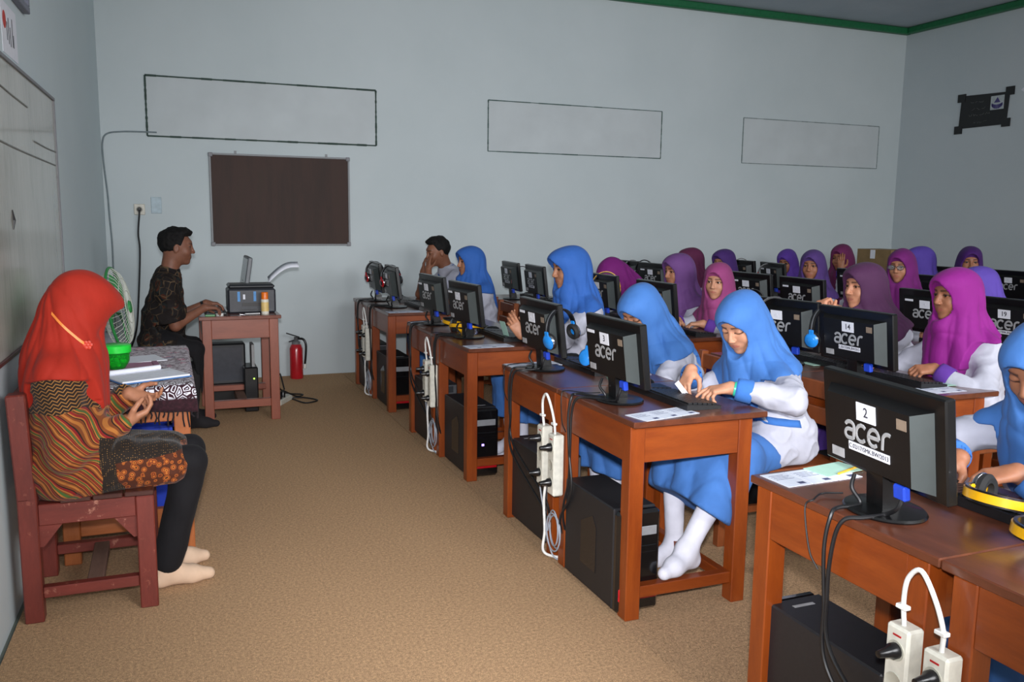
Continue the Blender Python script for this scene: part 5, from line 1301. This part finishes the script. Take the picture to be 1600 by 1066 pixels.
# ---------------------------------------------------------------- the people
WC = cloth('white_cotton', (180, 181, 194)); BS = cloth('blue_skirt', (66, 112, 178)); BC = cloth('blue_cuff', (58, 108, 178)); SO = cloth('white_sock', (212, 212, 224)); VC = cloth('violet_cuff', (88, 50, 138))
def scarf(name, rgb): return cloth('scarf_'+name, rgb, .75, .04, 700, .05)
BH = scarf('blue', (62, 108, 172)); BH2 = scarf('blue_b', (46, 92, 166))
def seated_student(label, at, chl, scarf_m, rz=0, blue=False, **kw):
    sp = dict(hijab=scarf_m, cuff=BC if blue else VC, skirt=BS if blue else cloth('violet_skirt', (92, 62, 150)), sock=SO, at=at, lean=.15, head=(0, .1, 0), group='girls in blue scarves' if blue else 'girls in purple scarves')
    sp.update(kw)
    X, Y, _ = at
    for k, s in (('L', -1), ('R', 1)):
        if k not in sp: sp[k] = dict(W=(X-.20, Y+s*.13, .805), d=(-1, -s*.25, -.12), n=(0, 0, -1), curl=.55, pole=(.5, s*.5, -.8))
    o = person('person', label, (0, 0, 0), PI+rz, sp)
    l = sp['out']['loc']; chair_at(l[0]+.03, l[1], chl or 'wooden chair of the '+' '.join(label.split()[:11]))
    return sp
S1, S2, S3 = (186, 134, 106), (168, 116, 88), (150, 100, 74)
# aisle row
g7 = seated_student('girl in blue scarf and green watch, foot on the desk rail', (2.187, 2.905, 1.166), 'wooden chair under the girl with the green watch', BH, blue=True, lean=.30, head=(.38, .48, -.05), closed=True, skin=S1, skinname='skin_a', lod=.85, seed=3,
    L=dict(W=(2.005, 2.715, .812), d=(-.95, .22, -.10), n=(0, .15, -1), curl=.45, curls=(.25, .6, .8, .9), pole=(.4, -.9, -.2)), R=dict(W=(1.975, 2.945, .845), d=(-.55, -.30, -.62), n=(.35, -.1, -.9), curl=.45, pole=(.4, .5, -.5)),
    kneeL=(2.06, 2.73, .53), ankleL=(1.80, 2.665, .205), toeL=(1.666, 2.604, .152), kneeR=(1.93, 2.98, .55), ankleR=(1.95, 2.98, .09), toeR=(1.80, 2.98, .03), skirt_hem=.265, hem_slope=.55, hem=.46, front=.34, back=.36, sidehem=.06, watch=('L', plain('watch_green', (60, 196, 160), .3)), cap=(40, 34, 40))
def near_side(sp, pts, off=-.003):
    """points of the shirt on its camera side, given as world (x, z)"""
    from mathutils.bvhtree import BVHTree
    T = sp['T']; Mi = Matrix.Translation(T.location)@T.rotation_euler.to_matrix().to_4x4(); me = sp['shirt'].data
    bv = BVHTree.FromPolygons([Mi@v.co for v in me.vertices], [tuple(p.vertices) for p in me.polygons]); out = []
    for x, z in pts:
        h = bv.ray_cast(Vector((x, 0, z)), Vector((0, 1, 0)))
        out.append(Mi.inverted()@(h[0]+h[1]*.002) if h[0] is not None and h[0].y < T.location.y else None)
    return out
n_ = 12; xs_ = np.linspace(2.20, 2.37, n_); zt = .668-.020*np.linspace(0, 1, n_)
up_, lo_ = near_side(g7, zip(xs_, zt)), near_side(g7, zip(xs_, zt-.028))
ok_ = [i for i in range(n_) if up_[i] and lo_[i]]; up_ = [up_[i] for i in ok_]; lo_ = [lo_[i] for i in ok_]; n_ = len(ok_)
if n_ > 2:
    o = obj('pocket_trim', np_mesh('pocket_trim', np.array([tuple(v) for v in up_+lo_]), np.array([(i, i+1, n_+i+1, n_+i) for i in range(n_-1)]), BC), g7['T']); o.modifiers.new('s', 'SOLIDIFY').thickness = .002
tag(obj('paper_card', (MB().box((-.018, -.035, 0), (.018, .035, .0012)), tagw), None, (1.885, 2.87, .785), (.9, -.2, .6)), 'small white card held by the girl with the green watch', 'card')
g6 = seated_student('girl in blue scarf bowing deeply over her keyboard', (2.10, 3.57, 1.146), 'wooden chair under the girl bowing over her keyboard', BH, blue=True, lean=.42, head=(.36, .52, 0), closed=True, skin=S2, skinname='skin_b', seed=9, back=.34, front=.22,
    L=dict(W=(1.93, 3.47, .80), d=(-.9, .3, -.2), n=(0, 0, -1), curl=.5, pole=(.5, -.6, -.6)), R=dict(W=(1.93, 3.68, .80), d=(-.9, -.2, -.2), n=(0, 0, -1), curl=.5, pole=(.5, .5, -.6)), cap=(228, 170, 180))
g5 = seated_student('tall girl in blue scarf holding her hands together in profile', (2.285, 4.75, 1.288), 'wooden chair under the tall girl in profile', BH2, blue=True, lean=.10, scale=1.1, armk=1.08, hs=1.04, head=(.02, .12, 0), skin=S2, skinname='skin_b', seed=5, brim=.02, front=.30, back=.36, sidehem=.06, sleeve_r=1.12,
    L=dict(W=(1.835, 4.43, .80), d=(-.52, .10, .80), n=(.2, 1, .1), curl=.35, curls=(.25, .35, .45, .55), pole=(.5, -.4, -.8)), R=dict(W=(1.830, 4.54, .80), d=(-.52, -.04, .80), n=(.1, -1, .1), curl=.3, pole=(.5, .5, -.8)))
g4 = seated_student('girl in blue scarf sitting beside the boy by the wall', (2.245, 6.50, 1.228), 'wooden chair under the girl beside the boy', BH2, blue=True, lean=.12, head=(.10, .02, 0), skin=S2, skinname='skin_b', seed=8, lod=1.2, gaze=(.0, .0, 0))
b3 = dict(man=True, hair=True, at=(2.16, 7.10, 1.292), lean=.32, head=(.12, .22, 0), skin=(132, 86, 64), skinname='skin_d', shirtmat=WC, trousers=cloth('navy_trousers', (52, 62, 100)), sock=SO, seed=2, lod=1.15, collar=BC, closed=True,
    L=dict(W=(2.052, 7.03, 1.012), d=(.06, .10, 1), n=(1, .25, 0), curl=.18, pole=(-.6, -.4, -1), spread=.03), R=dict(W=(2.05, 7.18, .985), d=(.06, -.06, 1), n=(1, -.25, 0), curl=.2, pole=(-.6, .4, -1), spread=.03))
person('person', 'boy with short black hair covering his face with his hands', (0, 0, 0), PI, b3); chair_at(b3['out']['loc'][0]+.03, b3['out']['loc'][1], 'wooden chair under the boy by the wall')
g8 = seated_student('girl in blue scarf cut off by the right frame edge', (2.165, 1.575, 1.205), 'wooden chair under the girl at the right frame edge', BH, blue=True, lean=.38, head=(.15, .5, 0), closed=True, skin=S3, skinname='skin_c', seed=12, front=.36, back=.3, sidehem=.04,
    R=dict(W=(1.995, 1.665, .815), d=(-.75, .1, -.35), n=(.2, 0, -1), curl=.6, pole=(.3, .9, -.1)), L=dict(W=(2.03, 1.52, .812), d=(-.9, .25, -.1), n=(0, .2, -1), curl=.6, pole=(.5, -.7, -.5)))
# second row
seated_student('girl in bright magenta scarf with rough hem, arm on the desk', (3.355, 2.895, 1.252), 'wooden chair under the girl in bright magenta', scarf('magenta', (130, 28, 122)), lean=.12, head=(-.12, .05, 0), skin=S3, skinname='skin_c', seed=4, front=.33, back=.33, sidehem=.015, fold=1.15, scale=1.04,
    L=dict(W=(3.185, 2.83, .805), d=(-.95, .25, -.05), n=(0, .5, -1), curl=.9, pole=(.2, -.9, -.5)), R=dict(W=(3.10, 3.10, .815), d=(-1, .1, -.1), n=(0, 0, -1), curl=.6, pole=(.4, .6, -.5)))
seated_student('girl in dark maroon scarf with both fists raised to her chin', (3.325, 3.425, 1.248), 'wooden chair under the girl with raised fists', scarf('maroon', (70, 36, 68)), lean=.48, head=(-.02, .0, 0), skin=(184, 128, 100), skinname='skin_e', seed=6, sleeve=.30, bare=True, front=.24, back=.3, cuff=None, brim=.01,
    L=dict(W=(2.915, 3.30, 1.0), d=(.10, .15, .95), n=(.9, .1, -.2), curl=1.25, pole=(-.6, -.5, -1)), R=dict(W=(3.06, 3.40, 1.02), d=(-.5, -.75, .28), n=(.5, -.1, -.8), curl=1.2, pole=(-.2, .6, -1)))
seated_student('girl in pinkish magenta scarf looking toward the camera', (3.38, 4.77, 1.178), 'wooden chair under the girl in pinkish magenta', scarf('pink', (142, 62, 112)), lean=.30, head=(.62, .05, .05), skin=S1, skinname='skin_a', seed=10, lod=1.15, gaze=(.1, -.25, 0), front=.22,
    L=dict(W=(3.16, 4.60, .80), d=(-.8, .6, -.05), n=(0, 0, -1), curl=.6, pole=(.3, -.8, -.4)), R=dict(W=(3.10, 4.80, .80), d=(-.6, -.7, -.05), n=(0, 0, -1), curl=.6, pole=(.3, .8, -.4)))
seated_student('girl in dusty purple scarf in profile, second row', (3.335, 5.18, 1.222), 'wooden chair under the girl in dusty purple', scarf('dusty', (98, 62, 116)), lean=.15, head=(.08, .08, 0), skin=S2, skinname='skin_b', seed=7, lod=1.2, cap=(226, 170, 176))
seated_student('girl in purple magenta scarf with head lowered behind a monitor', (3.42, 6.30, 1.140), 'wooden chair under the girl with lowered head', scarf('plum', (118, 30, 112)), lean=.45, head=(-.2, .95, 0), closed=True, skin=S2, skinname='skin_b', seed=11, lod=1.35)
# third row
seated_student('girl in maroon scarf turned to the wall behind dusty purple', (4.72, 7.12, 1.190), None, scarf('wine', (96, 38, 72)), lean=.1, head=(-.5, 0, 0), skin=S2, skinname='skin_b', seed=13, lod=1.5)
seated_student('girl in indigo scarf peering above the pinkish magenta scarf', (4.60, 6.42, 1.203), None, scarf('indigo', (68, 40, 104)), lean=.1, head=(.3, .05, 0), skin=S2, skinname='skin_b', seed=14, lod=1.5, cap=(40, 28, 44))
seated_student('girl in violet scarf beside the girl hiding her face', (4.68, 5.37, 1.236), None, scarf('violet', (78, 54, 114)), lean=.1, head=(.55, .02, 0), skin=S3, skinname='skin_c', seed=15, lod=1.3, cap=(44, 28, 50))
seated_student('girl in magenta scarf wearing glasses', (4.88, 4.69, 1.268), None, scarf('berry', (108, 30, 104)), lean=.05, head=(.42, .05, 0), skin=S2, skinname='skin_b', seed=16, lod=1.2, glasses=True, front=.36, back=.34)
seated_student('girl in lavender blue scarf seen from behind bright magenta', (4.58, 3.80, 1.196), None, scarf('lavender', (94, 72, 168)), lean=.3, head=(-.6, .2, 0), skin=S2, skinname='skin_b', seed=17, lod=1.2, back=.36)
# fourth row
seated_student('girl in purple scarf looking over the monitor, fourth row', (5.84, 7.08, 1.176), None, scarf('grape', (88, 56, 148)), lean=.1, head=(.45, .25, 0), skin=S3, skinname='skin_c', seed=18, lod=1.5, cap=(34, 24, 40))
seated_student('girl in wine scarf covering her face with one hand', (5.80, 6.28, 1.252), None, scarf('wine_b', (98, 34, 78)), lean=.08, head=(.35, .1, 0), skin=S3, skinname='skin_c', seed=19, lod=1.3, cap=(120, 116, 124),
    L=dict(W=(5.70, 6.17, 1.03), d=(-.05, .05, 1), n=(.8, .6, 0), curl=.15, pole=(-.5, -.6, -1), spread=.03))
seated_student('girl in blue violet scarf turned away beside glasses girl', (5.85, 5.43, 1.260), None, scarf('blueviolet', (86, 66, 158)), lean=.1, head=(-.5, .05, 0), skin=S2, skinname='skin_b', seed=20, lod=1.4)
seated_student('girl in dark purple scarf facing the camera at the back', (5.92, 5.01, 1.275), None, scarf('darkpurple', (66, 28, 98)), lean=.05, head=(.85, .02, 0), skin=S3, skinname='skin_c', seed=21, lod=1.3, cap=(30, 18, 36))
# ---------------------------------------------------------------- woman at the left
t = NT('batik_tunic'); t0 = t.co
reg = t.noise(4.2, 2, .4); reg2 = t.noise(3.1, 1, .4, stretch=(1, 1.3, .9))
def waves(scale, dist, dsc, rot):
    mp = t.n('ShaderNodeMapping'); t.l(t0, mp.inputs[0]); mp.inputs['Rotation'].default_value = rot
    x = t.n('ShaderNodeTexWave'); t.l(mp.outputs[0], x.inputs['Vector']); x.inputs['Scale'].default_value = scale; x.inputs['Distortion'].default_value = dist; x.inputs['Detail'].default_value = 1; x.inputs['Detail Scale'].default_value = dsc
    return x.outputs['Fac']
mp = t.n('ShaderNodeMapping'); t.l(t0, mp.inputs[0]); mp.inputs['Rotation'].default_value = (.5, .75, .3)
sx_ = t.n('ShaderNodeSeparateXYZ'); wob = t.n('ShaderNodeTexNoise'); t.l(t0, wob.inputs['Vector']); wob.inputs['Scale'].default_value = 5; wob.inputs['Detail'].default_value = 1
av = t.n('ShaderNodeVectorMath', operation='MULTIPLY_ADD'); t.l(wob.outputs['Color'], av.inputs[0]); av.inputs[1].default_value = (.16, .16, .16); t.l(mp.outputs[0], av.inputs[2]); t.l(av.outputs[0], sx_.inputs[0])
band = t.math('FRACT', t.math('MULTIPLY', sx_.outputs[0], 19))
brn, gld, grn, rd, bl_ = srgb(120, 62, 26), srgb(168, 104, 46), srgb(66, 92, 44), srgb(126, 26, 26), srgb(34, 24, 18)
stripes = t.ramp(band, [(0, gld), (.07, brn), (.16, bl_), (.20, gld), (.26, rd), (.36, brn), (.42, bl_), (.46, gld), (.52, grn), (.62, brn), (.66, gld), (.70, rd), (.80, bl_), (.85, brn), (.95, gld)], 'CONSTANT')
mpz = t.n('ShaderNodeMapping'); t.l(t0, mpz.inputs[0]); mpz.inputs['Rotation'].default_value = (0, .25, 0)
sz_ = t.n('ShaderNodeSeparateXYZ'); t.l(mpz.outputs[0], sz_.inputs[0])
zig = t.math('FRACT', t.math('ADD', t.math('MULTIPLY', sz_.outputs[2], 80), t.math('MULTIPLY', t.math('PINGPONG', t.math('MULTIPLY', sz_.outputs[0], 78), 1), .8)))
zigc = t.ramp(zig, [(0, srgb(38, 26, 18)), (.55, srgb(150, 104, 54)), (.85, srgb(38, 26, 18))], 'CONSTANT')
vd = t.n('ShaderNodeTexVoronoi'); t.l(t0, vd.inputs['Vector']); vd.inputs['Scale'].default_value = 135; vd.inputs['Randomness'].default_value = .25
dots = t.ramp(vd.outputs['Distance'], [(0, srgb(150, 112, 64)), (.20, srgb(34, 26, 20))], 'CONSTANT')
vf = t.n('ShaderNodeTexVoronoi'); t.l(t0, vf.inputs['Vector']); vf.inputs['Scale'].default_value = 46
flw = t.ramp(vf.outputs['Distance'], [(0, srgb(60, 28, 14)), (.16, srgb(176, 100, 38)), (.30, srgb(110, 46, 20)), (.42, srgb(156, 84, 32)), (.5, srgb(74, 34, 16))], 'CONSTANT')
sp0 = t.n('ShaderNodeSeparateXYZ'); t.l(t0, sp0.inputs[0])
xz = t.math('ADD', sp0.outputs[0], t.math('MULTIPLY', reg, .22))
zz = t.math('ADD', sp0.outputs[2], t.math('MULTIPLY', reg2, .16))
col = stripes
col = t.mix(t.ramp(zz, [(.0, (0, 0, 0)), (.845, (1, 1, 1))], 'CONSTANT'), col, zigc)
col = t.mix(t.math('MULTIPLY', t.math('GREATER_THAN', xz, .225), t.math('LESS_THAN', zz, .73)), col, dots)
col = t.mix(t.math('MULTIPLY', t.math('GREATER_THAN', xz, .285), t.math('LESS_THAN', zz, .625)), col, flw)
t.set(col=col, rough=.8, sheen=.1, spec=.25); t.bump(t.noise(700, 1), .15, .001)
OH = cloth('scarf_orange', (164, 40, 25), .75, .04, 700, .06)
lady = dict(hijab=OH, shirtmat=t.m, tunic=True, trousers=cloth('black_trousers', (20, 19, 22)), sock=cloth('beige_sock', (206, 176, 150)), sockname='foot', at=(-.300, 3.52, 1.238), lean=-.02, chest_out=-.03, head=(.62, .50, 0), closed=True, skin=S2, skinname='skin_b', seed=22, lod=.85,
    hem=.44, front=.22, back=.27, sidehem=.08, brim=.03, fold=.8, scale=1.02, sleeve_r=1.18, sleeve=.96, hs=.98,
    R=dict(W=(-.165, 3.40, .690), d=(.80, .25, .30), n=(-.35, .35, .9), curl=.55, pole=(-.5, -.6, -.8)), L=dict(W=(-.155, 3.56, .765), d=(.80, -.30, -.25), n=(.1, -.45, .75), curl=.5, pole=(-.2, .6, -.7)),
    kneeL=(.055, 3.62, .505), kneeR=(.055, 3.45, .505), ankleL=(-.035, 3.655, .088), ankleR=(-.050, 3.475, .088), toeL=(.095, 3.69, .028), toeR=(.105, 3.495, .028))
person('person', 'woman in orange scarf and batik tunic seated by the left wall', (0, 0, 0), 0, lady)
o_ = lady['out']; Wf = o_['W']
from mathutils.bvhtree import BVHTree
sc_o = [c for c in lady['T'].children if c.name.startswith('headscarf')][0]; L0 = Vector(o_['loc'])
bv = BVHTree.FromPolygons([v.co.copy() for v in sc_o.data.vertices], [tuple(p.vertices) for p in sc_o.data.polygons])
def on_scarf(x, z):      # point on the near side of the scarf (world x, z), in the woman's own frame
    h = bv.ray_cast(Vector((x, 0, z))-Vector((L0.x, 1.5, 0)), Vector((0, 1, 0)))
    return (h[0] if h[0] is not None else Vector((x-L0.x, -.12, z)))+Vector((0, -.003, 0))
rib = MB(); pts = [on_scarf(x, z) for x, z in zip(np.linspace(-.385, -.275, 14), .985+.115*np.linspace(1, 0, 14)**1.15)]
vs = []
for p in pts: vs += [Vector(p)+Vector((0, 0, .005)), Vector(p)-Vector((.002, .002, .005))]
o = obj('lanyard', (rib.add(vs, [(2*i, 2*i+2, 2*i+3, 2*i+1) for i in range(len(pts)-1)]), plain('orange_ribbon', (244, 140, 62), .5)), lady['T']); q = o.modifiers.new('s', 'SOLIDIFY'); q.thickness = .0015
bg_ = MB(); p0 = pts[-1]
for i in range(7):
    a = i*2*PI/6; r = .011 if i < 6 else 0; bg_.lathe([(.0, -.006), (.007, -.003), (.008, .0), (.006, .005), (.0, .007)], 10, Matrix.Translation(Vector(p0)+Vector((r*math.cos(a), -.004, r*math.sin(a))))@Matrix.Rotation(PI/2, 4, 'X'), False)
obj('flower_brooch', (bg_, plain('brooch_red', (196, 60, 40), .5), True), lady['T'])
# ---------------------------------------------------------------- man at the tall desk
t = NT('dark_batik'); v1 = t.n('ShaderNodeTexVoronoi'); t.l(t.co, v1.inputs['Vector']); v1.inputs['Scale'].default_value = 13
v2 = t.n('ShaderNodeTexVoronoi', feature='DISTANCE_TO_EDGE'); t.l(t.co, v2.inputs['Vector']); v2.inputs['Scale'].default_value = 17
mo = t.ramp(v1.outputs['Distance'], [(0, srgb(100, 84, 66)), (.10, srgb(44, 32, 26)), (.22, srgb(78, 40, 26)), (.36, srgb(34, 40, 40)), (.5, srgb(26, 22, 22))], 'CONSTANT')
c = t.mix(t.ramp(v2.outputs['Distance'], [(.0, (1, 1, 1)), (.03, (0, 0, 0))], 'CONSTANT'), mo, srgb(92, 74, 54))
c = t.mix(t.ramp(t.noise(9, 3), [(.45, (0, 0, 0)), (.6, (1, 1, 1))]), c, srgb(28, 23, 22))
t.set(col=c, rough=.8, spec=.2)
man = dict(man=True, hair=True, at=(.062, 6.20, 1.366), lean=.12, scale=1.04, head=(0, .08, 0), skin=(122, 80, 62), skinname='skin_f', shirtmat=t.m, trousers=cloth('black_trousers', (20, 19, 22)), sock=cloth('dark_sock', (36, 34, 36)), seat=.50, seed=3, stubble=True, collar=cloth('dark_collar', (40, 32, 28)), hem=.50, lip=(104, 60, 54),
    R=dict(W=(.225, 6.20, .822), d=(.95, .25, -.05), n=(0, .1, -1), curl=.55, pole=(-.6, -.3, -.9)), L=dict(W=(.245, 6.43, .828), d=(1, .05, -.05), n=(0, 0, -1), curl=.5, pole=(-.5, .3, -.9)),
    kneeL=(.150, 6.34, .545), kneeR=(.155, 6.12, .545), ankleL=(.11, 6.36, .085), ankleR=(.12, 6.12, .085), toeL=(.26, 6.36, .03), toeR=(.27, 6.11, .03), watch=('L', plain('black_plastic', (18, 18, 20), .3)))
person('person', 'man in dark batik shirt typing at the tall desk', (0, 0, 0), 0, man)
